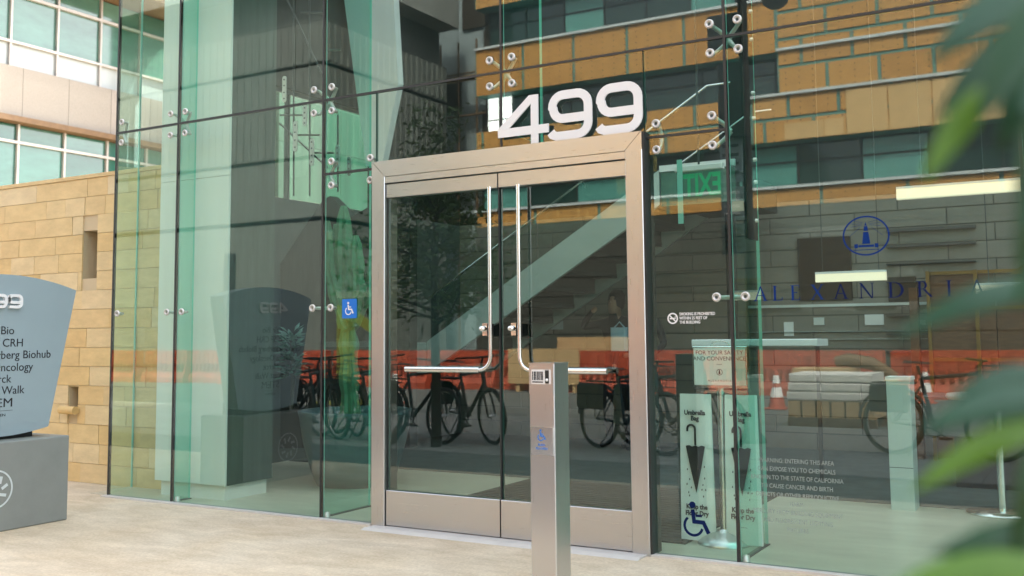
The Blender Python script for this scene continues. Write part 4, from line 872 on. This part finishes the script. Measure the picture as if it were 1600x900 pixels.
for a, b, r in ((bb, st, 0.020), (st, hd, 0.020), (bb, hl, 0.024), (hd, hl, 0.026)): mb.tube([a, b], r, 8)
for s_ in (-0.05, 0.05): mb.tube([bb, (-0.52, s_, WR)], 0.010, 6); mb.tube([(-0.21, 0, 0.74), (-0.52, s_, WR)], 0.009, 6); mb.tube([hl, (0.46, s_, 0.55), (0.53, s_, WR)], 0.012, 6)
mb.build('frame', FRAMEM, S0)
mb = MB(); mb.tube([hd, (0.345, 0, 0.93), (0.40, 0, 0.99)], 0.014, 7); mb.tube([(0.33, -0.30, 1.00), (0.40, -0.10, 0.99), (0.40, 0.10, 0.99), (0.33, 0.30, 1.00)], 0.012, 7); mb.build('handlebar', FRAMEM, S0)
mb = MB(); mb.tube([st, (-0.26, 0, 0.90)], 0.013, 7); mb.add([(-0.40, -0.075, 0.93), (-0.40, 0.075, 0.93), (-0.24, 0.045, 0.925), (-0.10, 0.012, 0.92), (-0.10, -0.012, 0.92), (-0.24, -0.045, 0.925), (-0.39, 0, 0.955), (-0.11, 0, 0.935)], [(0, 6, 1), (1, 6, 7, 2), (2, 7, 3), (3, 7, 4), (4, 7, 5), (5, 7, 6, 0), (0, 1, 2, 3, 4, 5)]); mb.build('saddle', BLACK, S0)
mb = MB(); mb.torus((-0.09, 0.045, 0.29), (0, 1, 0), 0.085, 0.008, 24, 5); mb.tube([(-0.09, 0.05, 0.29), (0.05, 0.06, 0.20)], 0.010, 6); mb.tube([(-0.09, -0.05, 0.29), (-0.23, -0.06, 0.38)], 0.010, 6); mb.box(0.0, 0.10, 0.06, 0.15, 0.185, 0.21); mb.box(-0.28, -0.18, -0.15, -0.06, 0.37, 0.395); mb.tube([(-0.09, 0.045, 0.375), (-0.52, 0.045, 0.37)], 0.005, 5); mb.build('crankset', DARK, S0)
mb = MB(); mb.tube([(-0.20, 0.05, 0.34), (-0.30, 0.20, 0.005)], 0.009, 6); mb.build('kickstand', DARK, S0)
FRAMET = mat('bicycle_teal_paint', (0.02, 0.06, 0.07), 0.35); FRAMER = mat('bicycle_grey_paint', (0.10, 0.10, 0.10), 0.4)
mb = MB()
for z_ in (0.0, 0.08, 0.16, 0.22): mb.tube([(-0.10, -0.15, z_), (0.16, -0.15, z_), (0.16, 0.15, z_), (-0.10, 0.15, z_), (-0.10, -0.15, z_)], 0.005, 5)
for k_ in range(7): yy = -0.15+0.05*k_; mb.tube([(0.16, yy, 0.22), (0.16, yy, 0), (-0.10, yy, 0), (-0.10, yy, 0.22)], 0.004, 4)
baskm = mb.mesh('basket', DARK)
mb = MB(); mb.tube([(0.375*math.cos(rad(a)), 0, 0.375*math.sin(rad(a))) for a in range(10, 190, 15)], 0.018, 6); mudm = mb.mesh('mudguard', FRAMER)
mb = MB(); mb.box(-0.22, 0.20, -0.06, 0.06, 0, 0.02); mb.tube([(-0.1, 0.06, 0), (-0.02, 0.07, -0.40)], 0.006, 5); mb.tube([(-0.1, -0.06, 0), (-0.02, -0.07, -0.40)], 0.006, 5); mb.bbox(-0.20, 0.16, 0.062, 0.20, -0.30, -0.01, 0.03); rackm = mb.mesh('rear_rack', CLOTH)
bikes = [(-9.35, 4.75, 16, 'dark bicycle mirrored at the far left end of the parked row'), (-8.85, 4.60, 24, 'dark bicycle mirrored behind the cactus planter'), (-8.40, 4.85, 14, 'dark bicycle mirrored under the blue access sign'), (-7.95, 4.55, 28, 'dark bicycle mirrored just left of the door frame'),
    (-7.35, 4.65, 18, 'dark bicycle mirrored left of the tree trunk in the left door leaf'), (-6.75, 5.0, 30, 'dark bicycle mirrored right of the tree trunk in the left door leaf'), (-4.55, 4.75, 24, 'dark bicycle mirrored behind the steel bollard'), (-4.10, 5.05, 12, 'dark bicycle mirrored right of the door frame with its wheel beside the bags'), (-1.45, 5.6, 12, 'dark bicycle mirrored behind the grey pedestal with kickstand down')]
for i, (x, V, ang, lab) in enumerate(bikes):
    c = S0 if i == 0 else copy_tree(S0); c.location = (x, -V, -0.002); c.rotation_euler = (0.06*(-1)**i, 0, rad(ang)); c['label'] = lab
    for ch in c.children:
        if ch.name.split('.')[0] in ('frame',): ch.material_slots[0].link = 'OBJECT'; ch.material_slots[0].material = [FRAMEM, FRAMET, FRAMEM, FRAMER, FRAMEM][i % 5]
        if ch.name.split('.')[0] == 'handlebar' and i % 2: ch.scale = (1.0, 1.15, 1.04)
        if ch.name.split('.')[0] == 'saddle': ch.location.z = 0.03*((i*7) % 3-1)
    if i in (1, 3, 6, 8):
        share('basket', baskm, (0.47, 0, 0.72), c); share('mudguard', mudm, (-0.52, 0, WR), c)
    if i in (0, 2, 5): share('rear_rack', rackm, (-0.50, 0, 0.74), c)
# street tree
S = thingV('street_tree', 'dark leafy street tree with slim trunk mirrored in the left door leaf', 'tree', -6.78, 4.25, -0.05)
mb = MB(); mb.tube([(0, 0, 0), (0.01, 0.01, 0.8), (-0.02, 0, 1.7), (0.02, 0.02, 2.6), (0, 0, 3.5)], [0.065, 0.055, 0.05, 0.035, 0.015], 9); tr_ = mb.build('trunk', BARK, S)
rg = random.Random(21); brs = []
for i in range(30):
    h0 = rg.uniform(1.4, 3.2); a = rg.uniform(0, 6.28); ln = rg.uniform(0.5, 1.05)*(1.0 if h0 < 2.6 else 0.65)
    p = [Vector((0, 0, h0)), Vector((math.cos(a)*ln*0.5, math.sin(a)*ln*0.5, h0+0.16)), Vector((math.cos(a)*ln, math.sin(a)*ln, h0+rg.uniform(0.1, 0.5)))]; brs.append(p)
    mb = MB(); mb.tube(p, [0.018, 0.012, 0.005], 6); mb.build('limb', BARK, S)
mb = MB()
def leafquad(mb, c, ln, wd_, rg):
    d = Vector((rg.gauss(0, 1), rg.gauss(0, 1), rg.gauss(-0.1, 0.7))).normalized(); s_ = d.orthogonal().normalized(); s_.rotate(Matrix.Rotation(rg.uniform(0, 6.28), 3, d))
    up = d.cross(s_)*0.15*wd_
    mb.add([c, c+d*ln*0.45+s_*wd_-up, c+d*ln, c+d*ln*0.45-s_*wd_-up, c+d*ln*0.45+up], [(0, 1, 4), (1, 2, 4), (2, 3, 4), (3, 0, 4)])
for p in brs:
    for k_ in range(150):
        t_ = rg.uniform(0.25, 1.08); q_ = p[0].lerp(p[1], t_*2) if t_ < 0.5 else p[1].lerp(p[2], (t_-0.5)*2); sp = 0.13
        leafquad(mb, q_+Vector((rg.gauss(0, sp), rg.gauss(0, sp), rg.gauss(0, sp*0.8))), rg.uniform(0.07, 0.13), 0.018, rg)
for k_ in range(500): leafquad(mb, Vector((rg.gauss(0, 0.2), rg.gauss(0, 0.2), rg.uniform(2.9, 4.1))), rg.uniform(0.08, 0.14), 0.018, rg)
mb.build('crown', LEAFD, S)
# crates, sack roll
for i, (px0, px1, V, z1, lab) in enumerate(((1247, 1338, 14.2, 0.72, 'larger plywood crate with black scrawl mirrored in front of the orange barriers'), (1340, 1398, 14.3, 0.50, 'smaller plywood crate mirrored right of the larger one'))):
    a, b = at(px0, 590, V).x, at(px1, 590, V).x; S = thingV('plywood_crate', lab, 'crate', (a+b)/2, V, -0.12, group='plywood crates on the road'); hw = (b-a)/2
    mb = MB(); mb.bbox(-hw, hw, -0.4, 0.4, 0.05, z1, 0.012); mb.build('box', PLY, S); mb = MB()
    for xx in (-hw, -hw*0.05, hw-0.08): mb.box(xx, xx+0.08, 0.401, 0.425, 0.05, z1)
    mb.build('batten', PLY, S); mb = MB(); mb.box(-hw*0.9, hw*0.9, -0.35, 0.35, 0, 0.049); mb.build('skid', PLY, S)
S = thingV('canvas_roll', 'brown rolled canvas lying over the plywood crates', 'roll', at(1345, 565, 14.25).x, 14.25, 0.0)
mb = MB(); mb.tube([(-0.45, 0.05, 0.72), (-0.2, 0.05, 0.75), (0.2, 0, 0.68), (0.5, -0.03, 0.50), (0.62, -0.05, 0.45)], [0.10, 0.13, 0.12, 0.10, 0.05], 12); mb.build('canvas', SOFFIT, S)
# yellow barricade
S = thingV('yellow_barricade', 'yellow green timber prop mirrored below the blue access sign', 'barricade', at(540, 520, 11.0).x, 11.0, -0.12)
mb = MB(); mb.box(-0.16, 0.16, -0.1, 0.1, 0, 2.05); mb.build('post', YELLOW, S); mb = MB(); mb.prism([(0.10, 1.95), (0.85, 1.55), (0.85, 1.32), (0.10, 1.72)], FZ(0, 0, 0), 0.11, 0.17); mb.build('brace', YELLOW, S); mb = MB(); mb.box(-0.5, 0.5, -0.4, 0.4, 0, 0.06); mb.build('foot', YELLOW, S)
# pallet of pale slabs on the road
a, b = at(1243, 650, 9.9), at(1378, 650, 9.9)
S = thingV('slab_pallet', 'pale concrete slabs stacked on a brown timber pallet mirrored right of the umbrella stand', 'pallet', (a.x+b.x)/2, 9.9, -0.12); hw = (b.x-a.x)/2
for k_ in range(3): mb = MB(); mb.bbox(-hw+0.02*k_, hw-0.015*k_, -0.45, 0.45, 0.40+0.135*k_, 0.53+0.135*k_, 0.02); mb.build('slab', COLW, S)
for k_ in range(6): mb = MB(); mb.box(-hw+hw/3*k_+0.01, -hw+hw/3*(k_+1)-0.02, -0.44, 0.44, 0.16, 0.398); mb.build('pallet_block', PLY, S)
mb = MB(); mb.box(-hw, hw, -0.44, -0.30, 0.0, 0.158); mb.box(-hw, hw, 0.30, 0.44, 0.0, 0.158); mb.build('runner', WALNUT, S)
# brown timber hoarding
hA = at(1446, 424, BY-0.45)
S = thing('timber_cabinet', 'dark brown timber cabinet wall with ochre rails at the right end of the lobby', 'cabinet', (hA.x, BY-0.42, 0.012)); hh = hA.z-0.012
for k_ in range(5): mb = MB(); mb.box(0.01+0.62*k_, 0.62+0.62*k_, 0.0, 0.38, 0.02, hh-0.02); mb.build('door_panel', WALNUT, S)
for z_ in (0.42, hh*0.52, hh*0.79, hh-0.04): mb = MB(); mb.box(0, 3.1, -0.022, -0.001, z_, z_+0.035); mb.build('rail', BRASS, S)
for x_ in (0.0, 0.44, 1.2, 2.2): mb = MB(); mb.box(x_, x_+0.035, -0.045, -0.0225, 0.0, hh); mb.build('post', BRASS, S)
mb = MB(); mb.box(-0.17, -0.09, -0.02, 0.1, 0, hh-0.16); mb.build('end_post', WALNUT, S)
mb = MB(); mb.box(0.8, 1.1, -0.04, -0.023, hh-0.2, hh-0.1); mb.prism([(0.76, hh-0.06), (0.95, hh+0.08), (1.14, hh-0.06)], FZ(0, 0, -0.023), 0.0, 0.02); mb.build('sign_board', BRASS, S)
# tan sheets leaning on the barriers
for px0, px1, py0, py1, V, lab in ((795, 905, 545, 592, 16.2, 'tan plywood sheet mirrored just left of the steel bollard'), (872, 1000, 527, 566, 17.4, 'long tan plywood sheet mirrored right of the bollard behind the barriers')):
    a, b = at(px0, py0, V), at(px1, py0, V); c = at(px0, py1, V); S = thingV('plywood_sheet', lab, 'plywood', (a.x+b.x)/2, V, -0.12); hw = (b.x-a.x)/2
    mb = MB(); mb.box(-hw, hw, -0.02, 0.02, 0.0 if V > 17 else 0.2, a.z+0.12); mb.build('sheet', PLY, S); mb = MB(); mb.box(-hw*0.8, -hw*0.8+0.09, -0.3, -0.021, 0, a.z); mb.box(hw*0.8, hw*0.8+0.09, -0.3, -0.021, 0, a.z); mb.build('prop', PLY, S)
# street pole with signs
SPX = at(1168, 300, 6.2).x
S = thingV('street_pole', 'tall black street pole with sign plates mirrored right of the EXIT sign', 'pole', SPX, 6.2, -0.012)
mb = MB(); mb.tube([(0, 0, 0), (0, 0, 7.5)], [0.065, 0.055], 12); mb.build('pole', BLACK, S)
mb = MB(); mb.lathe([(0.0, 0.0), (0.14, 0.0), (0.14, 0.05), (0.08, 0.12)], (0, 0, 0), n=16); mb.build('pole_base', BLACK, S)
gz = at(1211, -12, 6.2); mb = MB(); mb.lathe([(0.0, -0.19), (0.08, -0.178), (0.14, -0.13), (0.175, -0.05), (0.185, 0.02), (0.17, 0.10), (0.08, 0.16), (0.04, 0.20)], (gz.x-SPX, 0.0, gz.z), n=24); mb.tube([(gz.x-SPX, 0, gz.z+0.19), (gz.x-SPX, 0, gz.z+0.5), (0, 0, gz.z+0.62)], 0.03, 8); mb.build('lamp_globe', DARK, S)
def zz_(py): return at(1160, py, 6.2).z+0.012
mb = MB(); mb.bbox(-0.40, 0.04, 0.03, 0.14, zz_(75), zz_(22), 0.02); mb.bbox(-0.30, 0.06, 0.03, 0.14, zz_(215), zz_(100), 0.03); mb.build('signal_box', BLACK, S)
for k_, (p0, p1, m_) in enumerate(((285, 215, GREYP), (345, 292, GREYB), (398, 350, POT))): 
    mb = MB(); mb.box(-0.30, -0.02, 0.066, 0.085, zz_(p0), zz_(p1)); sg_ = mb.build('sign_plate', m_, S)
    mb = MB()
    for q_ in range(4): zq = zz_(p0)+(zz_(p1)-zz_(p0))*(0.18+0.2*q_); mb.box(-0.27, -0.07, 0.086, 0.089, zq, zq+0.035)
    mb.build('print_bar', WHITE if k_ == 1 else INK, sg_)
# two people behind the barriers
def person(x, V, z, lab, pose, rz):
    T = thing('person', lab, 'person', (x, V, z), rz, 'people standing in the lobby')
    J = {'pel': (0, 0, 0.95), 'waist': (0, 0, 1.10), 'chest': (0, 0.01, 1.32), 'neck': (0, 0.02, 1.48), 'head': (0, 0.05, 1.56), 'top': (0, 0.03, 1.73),
         'hl': (-0.10, 0, 0.90), 'kl': (-0.12, 0.03, 0.48), 'al': (-0.13, -0.02, 0.07), 'tl': (-0.14, 0.16, 0.03), 'hr': (0.10, 0, 0.90), 'kr': (0.12, 0.04, 0.48), 'ar': (0.13, -0.01, 0.07), 'tr': (0.14, 0.17, 0.03),
         'sl': (-0.18, 0, 1.40), 'sr': (0.18, 0, 1.40)}
    J.update(pose)
    E = [('pel', 'waist'), ('waist', 'chest'), ('chest', 'neck'), ('neck', 'head'), ('head', 'top'), ('pel', 'hl'), ('hl', 'kl'), ('kl', 'al'), ('al', 'tl'), ('pel', 'hr'), ('hr', 'kr'), ('kr', 'ar'), ('ar', 'tr'), ('chest', 'sl'), ('sl', 'el'), ('el', 'wl'), ('wl', 'fl'), ('chest', 'sr'), ('sr', 'er'), ('er', 'wr'), ('wr', 'fr')]
    Rr = dict(pel=(0.15, 0.11), waist=(0.135, 0.10), chest=(0.16, 0.115), neck=(0.055, 0.055), head=(0.085, 0.095), top=(0.06, 0.07), hl=(0.085, 0.085), hr=(0.085, 0.085), kl=(0.06, 0.06), kr=(0.06, 0.06), al=(0.045, 0.045), ar=(0.045, 0.045), tl=(0.04, 0.03), tr=(0.04, 0.03), sl=(0.062, 0.062), sr=(0.062, 0.062), el=(0.045, 0.045), er=(0.045, 0.045), wl=(0.032, 0.032), wr=(0.032, 0.032), fl=(0.03, 0.02), fr=(0.03, 0.02))
    names = list(J); me = bpy.data.meshes.new('body'); me.from_pydata([J[n] for n in names], [(names.index(a), names.index(b)) for a, b in E], [])
    o = bpy.data.objects.new('body', me); COL.objects.link(o); sk = o.modifiers.new('skin', 'SKIN'); o.modifiers.new('sub', 'SUBSURF').levels = 1
    for i, n in enumerate(names): me.skin_vertices[0].data[i].radius = Rr[n]; me.skin_vertices[0].data[i].use_root = (n == 'pel')
    dg = bpy.context.evaluated_depsgraph_get(); dg.update(); m2 = bpy.data.meshes.new_from_object(o.evaluated_get(dg)); bpy.data.objects.remove(o)
    m2.materials.clear(); m2.materials.append(CLOTH); m2.materials.append(SKIN); m2.name = 'body'
    for p in m2.polygons:
        p.use_smooth = True; c = p.center
        if c.z > 1.47 and abs(c.x) < 0.12 or min((c-Vector(J['fl'])).length, (c-Vector(J['fr'])).length) < 0.07: p.material_index = 1
    b = bpy.data.objects.new('body', m2); COL.objects.link(b); b.parent = T
    hdv = Vector(J['top']); mb = MB(); mb.lathe([(0.0, 0.115), (0.06, 0.10), (0.095, 0.05), (0.105, -0.02), (0.095, -0.09), (0.07, -0.11)], (hdv.x, hdv.y-0.035, hdv.z-0.06), (0, -0.25, 1), 16); mb.build('hair', HAIR, T)
    mb = MB(); hz = (Vector(J['head'])+hdv)/2; mb.add([hz+Vector((-0.012, 0.085, -0.02)), hz+Vector((0.012, 0.085, -0.02)), hz+Vector((0, 0.115, -0.025)), hz+Vector((0, 0.085, 0.02))], [(0, 1, 2), (0, 2, 3), (1, 3, 2)]); mb.build('nose', SKIN, T)
    return T
xp_ = at(964, 500, 5.0).x
P1 = person(xp_, 5.0, 0.0125, 'person in dark clothes with one arm raised to the face, standing inside the lobby', {'el': (-0.34, 0.05, 1.18), 'wl': (-0.30, 0.22, 1.05), 'fl': (-0.27, 0.30, 1.03), 'er': (0.42, 0.10, 1.36), 'wr': (0.22, 0.20, 1.52), 'fr': (0.14, 0.20, 1.58)}, math.pi*0.95)
P2 = person(xp_+0.36, 4.85, 0.0125, 'person in dark clothes with lowered arms, half hidden by the right door jamb', {'el': (-0.27, 0.05, 1.16), 'wl': (-0.20, 0.25, 1.06), 'fl': (-0.15, 0.31, 1.05), 'er': (0.27, 0.02, 1.15), 'wr': (0.28, 0.12, 0.95), 'fr': (0.28, 0.15, 0.88)}, math.pi*1.05)
S = thing('cloth_bag', 'small light blue cloth bag held between the two people', 'bag', (xp_+0.20, 4.62, 1.20))
mb = MB(); mb.bbox(-0.10, 0.09, -0.04, 0.04, -0.1, 0.16, 0.02); mb.tube([(-0.06, 0, 0.16), (0, 0, 0.22), (0.06, 0, 0.16)], 0.008, 6); mb.build('pouch', LBLUE, S)
# the building under construction across the street, facing +y at y = -25
GB = thing('building_under_construction', 'building across the street in gold sheathing boards with teal joints, mirrored in the glass', 'building', (0, 0, 0))
GY = -25.0; GX0, GX1 = -19.25, 16.0
mb = MB(); mb.box(GX0+0.02, GX1, GY-9, GY-0.7, 0, 16.0); mb.build('core', DOOROPEN, GB)
brd = {}
def boards(x0, x1, z0, z1, rows, w_=2.44, m=SHEATH, off=0.0):
    mb = MB(); mb.box(x0, x1, GY-0.69, GY-0.03, z0, z1); mb.build('wall_backing', TAPE, GB)
    hz = (z1-z0)/rows
    for r in range(rows):
        x = x0-(w_*0.5 if r % 2 else 0)-off
        while x < x1:
            a, b = max(x0, x), min(x1, x+w_); x += w_
            if b-a < 0.12: continue
            mb = MB(); mb.box(a+0.055, b-0.055, GY-0.031, GY+0.004, z0+r*hz+(0.055 if r else 0.0), z0+(r+1)*hz-(0.055 if r < rows-1 else 0)); mb.build('sheathing_board', m, GB)
def wband(x0, x1, z0, z1, step, glassm):
    x = x0; k_ = 0
    while x < x1-0.1:
        b = min(x1, x+step); mb = MB(); mb.box(x+0.04, b-0.04, GY-0.60, GY-0.55, z0+0.05, z1-0.05); mb.build('window_pane', glassm[k_ % len(glassm)], GB)
        mb = MB(); mb.box(x-0.03, x+0.03, GY-0.64, GY-0.52, z0+0.05, z1-0.051); mb.build('window_mullion', BLACK, GB); x += step; k_ += 1
    mb = MB(); mb.box(x0, x1, GY-0.64, GY-0.51, z0, z0+0.05); mb.build('window_sill', BLACK, GB)
    mb = MB(); mb.box(x0, x1, GY-0.63, GY-0.52, (z0+z1)/2+0.1, (z0+z1)/2+0.15); mb.build('window_mullion', BLACK, GB)
def ledge(x0, x1, z): mb = MB(); mb.box(x0, x1, GY-0.02, GY+0.10, z, z+0.085); mb.build('flashing', LEDGE, GB)
XS_ = -8.25; XS2 = -9.1
boards(GX0, XS_, 9.90, 11.55, 1, 2.0); ledge(GX0, XS_, 11.56); wband(GX0+0.3, XS_, 11.66, 13.12, 1.55, [DKGLASS, DKGLASS, TEALGL]); boards(GX0, XS_, 13.14, 15.4, 1, 2.0)
boards(GX0, XS2, 7.10, 8.55, 2, 2.0, SHEATH, 0.7); wband(GX0+1.2, XS_, 8.60, 9.86, 2.4, [DKGLASS])
boards(XS_, 6, 8.56, 15.4, 8, 1.5); boards(XS2, 6, 7.10, 8.50, 2, 1.5, SHEATH, 1.1); ledge(XS_, GX1, 9.90); ledge(XS2, GX1, 8.52 if False else 8.505)
boards(GX0, GX1, 5.10, 5.62, 1, 2.44); ledge(GX0, GX1, 5.63); wband(GX0, GX1, 5.73, 7.06, 1.9, [TEALGL, DKGLASS, TEALGL, DKGLASS, DKGLASS])
# newer pale boards fixed over the face
for a, b, z0, z1 in ((-6.25, -1.7, 7.12, 8.44), (-8.1, -6.3, 7.12, 7.62)):
    x = a
    while x < b-0.2:
        e = min(b, x+1.2); mb = MB(); mb.box(x+0.02, e-0.02, GY+0.005, GY+0.022, z0, z1); mb.build('sheathing_board', PALESH, GB); x += 1.2
# corner windows of the building; their glow stands in for the sky beyond
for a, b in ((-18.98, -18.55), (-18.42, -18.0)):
    for z0, z1 in ((8.30, 9.02), (9.08, 9.86)): mb = MB(); mb.box(a, b, GY-0.5, GY-0.46, z0, z1); mb.build('window_pane', SKYPANE, GB)
# ground floor block wall
x = GX0; rows = 8
mb = MB(); mb.box(GX0, GX1, GY-0.69, GY-0.022, -0.12, 5.08); mb.build('wall_backing', CONCD, GB)
for r in range(rows):
    hz = 5.08/rows; x = GX0-(1.3 if r % 2 else 0)
    while x < 6:
        a, b = max(GX0, x), min(6, x+2.6); x += 2.6
        z0, z1 = r*hz, (r+1)*hz
        if b-a < 0.1: continue
        iv = [(a, b)]
        if z1 > 2.2 and z0 < 4.1: iv = cut(iv, -7.75, -6.2)
        if 2.1 < (z0+z1)/2 < 2.95: iv = cut(iv, -5.05, -4.45)
        for p, q in iv:
            if q-p > 0.1: mb = MB(); mb.box(p+0.015, q-0.015, GY-0.021, GY+0.02, z0+0.015, z1-0.015); mb.build('wall_block', DKBLOCK, GB)
mb = MB(); mb.box(-7.75, -6.2, GY-0.018, GY-0.004, 2.2, 4.12); mb.build('doorway', DOOROPEN, GB); mb = MB(); mb.box(-5.05, -4.45, GY-0.018, GY-0.004, 2.15, 2.87); mb.build('wall_opening', DOOROPEN, GB)
# grey building with scaffold beyond
S = thing('grey_building', 'blue grey building mirrored between the concrete block and the gold building', 'building', (0, 0, 0))
mb = MB(); mb.box(-34, -17, -40, -31, 0, 18); mb.build('wall', GREYB, S)
for z_, x_ in ((7.6, -23.2), (11.0, -24.3), (14.6, -23.0), (5.0, -24.0), (9.4, -22.0), (12.9, -21.9)): mb = MB(); mb.box(x_-0.6, x_+0.6, -30.99, -30.9, z_, z_+1.5); mb.build('window', DOOROPEN, S)
S = thing('scaffold', 'pipe scaffold standing before the blue grey building', 'scaffold', (0, 0, 0))
for x_ in (-23.8, -22.9, -22.0, -21.1): mb = MB(); mb.tube([(x_, -29.5, -0.12), (x_, -29.5, 13.6)], 0.05, 6); mb.build('upright', SOFFIT, S)
for z_ in (4.4, 6.0, 7.4, 8.8, 10.4, 12.2): mb = MB(); mb.tube([(-24, -29.45, z_), (-20.6, -29.45, z_)], 0.05, 6); mb.build('rail', SOFFIT, S)
for z_ in (5.9, 8.7, 12.1): mb = MB(); mb.box(-24, -20.8, -30.3, -29.6, z_, z_+0.06); mb.build('plank', PLY, S)
# concrete building
CB = thing('concrete_building', 'board marked concrete building corner mirrored in the left glass panes', 'building', (0, 0, 0))
CXc, CYn, CYf = -22.1, -20.0, -27.4
def cband(z0, z1, inset, m, rib=0.0, name='concrete_band'):
    mb = MB(); x1 = CXc-inset; y1 = CYn-inset; mb.box(-48, x1, CYf, y1, z0, z1)
    if rib:
        yy = y1-0.2
        while yy > CYf+0.2: mb.box(x1, x1+rib, yy-0.10, yy, z0+0.05, z1-0.05); yy -= 0.34
        xx = x1-0.2
        while xx > -44: mb.box(xx-0.10, xx, y1, y1+rib*0.4, z0+0.05, z1-0.05); xx -= 0.34
    return mb.build(name, m, CB)
cband(-0.12, 5.10, 0.05, CONC, name='ground_floor'); cband(5.10, 5.25, 0.45, BLACK, name='shadow_gap'); cband(5.25, 7.20, 0.0, CONC); cband(7.20, 7.34, 0.18, BLACK, name='shadow_gap')
cband(7.34, 10.38, 0.02, CONC, 0.07); cband(10.38, 10.5, 0.25, BLACK, name='shadow_gap'); cband(10.5, 11.9, 0.0, CONC, 0.08); cband(11.9, 12.05, 0.3, BLACK, name='shadow_gap'); cband(12.05, 13.4, 0.35, CONC); cband(13.4, 18.5, -0.6, CONCL)
mb = MB(); mb.box(-26.6, -26.05, CYn-0.04, CYn-0.02, 2.4, 4.2); mb.build('opening', BLACK, CB)
# ------------------------------------------------------------------ foreground shrub, close to the lens
SH = thing('foreground_shrub', 'out of focus green shrub leaves close to the lens along the right edge', 'shrub', at(1720, 900, -4.85)-Vector((0, 0, 0)))
shl = SH.location.copy()
def sp(px, py, dist):
    d = (px-CX)/FPX*_r - (py-CY)/FPX*_u + _f; return CAM+d*dist
def leaf3(base, tip, wpx, dist, m, d2=None, bend=0.07):
    A = sp(*base, dist)-shl; Bq = sp(*tip, d2 or dist*0.97)-shl; ax = Bq-A; ln = ax.length; view = (A+shl-CAM).normalized(); s_ = ax.cross(view).normalized(); up = s_.cross(ax).normalized(); wd_ = wpx/FPX*dist/2
    n = 8; vs = []
    for i in range(n+1):
        t_ = i/n; c = A+ax*t_+Vector((0, 0, 1))*(bend*ln*math.sin(math.pi*t_)); ww = wd_*math.sin(math.pi*min(1, t_*0.93+0.07))**0.8
        vs += [c-s_*ww+up*wd_*0.25, c, c+s_*ww+up*wd_*0.25]
    fs = []
    for i in range(n): a = 3*i; fs += [(a, a+1, a+4, a+3), (a+1, a+2, a+5, a+4)]
    mb = MB(); mb.add(vs, fs, True); mb.add([v-up*0.0012 for v in vs], [tuple(reversed(f)) for f in fs], True); mb.build('leaf', m, SH)
for b_, t_, w_, d_, m_ in (((1680, -50), (1455, 95), 62, 0.62, LEAF3), ((1640, 20), (1462, 190), 44, 0.62, LEAF1), ((1570, 120), (1442, 285), 46, 0.58, LEAF2), ((1660, -20), (1530, 190), 66, 0.56, LEAF1), ((1690, 10), (1560, 240), 70, 0.60, LEAF1),
    ((1690, 180), (1590, 430), 74, 0.56, LEAF1), ((1700, 240), (1610, 380), 90, 0.52, LEAF1), ((1690, 445), (1395, 528), 44, 0.62, LEAF3), ((1690, 400), (1585, 475), 60, 0.56, LEAF1), ((1690, 590), (1480, 622), 40, 0.62, LEAF3), ((1690, 625), (1440, 672), 52, 0.6, LEAF3), ((1670, 655), (1425, 770), 44, 0.6, LEAF2),
    ((1610, 690), (1592, 900), 30, 0.58, LEAF1), ((1760, 945), (1390, 918), 84, 0.56, LEAF2), ((1760, 850), (1455, 868), 56, 0.58, LEAF1), ((1690, 60), (1590, 330), 60, 0.54, LEAF1), ((1720, 640), (1600, 800), 80, 0.55, LEAF1), ((1700, 130), (1600, 180), 80, 0.55, LEAF3)):
    leaf3(b_, t_, w_, d_, m_)
mb = MB(); bz = Vector((0.62, -4.75, 0.0)); 
for q_ in ((1700, -60), (1720, 260), (1690, 480), (1690, 700), (1760, 900)):
    e_ = sp(*q_, 0.9)-shl; mb.tube([bz-shl, bz-shl+(e_-(bz-shl))*0.5+Vector((0.05, 0, 0.1)), e_], [0.012, 0.009, 0.005], 7)
mb.build('stem', BARK, SH)
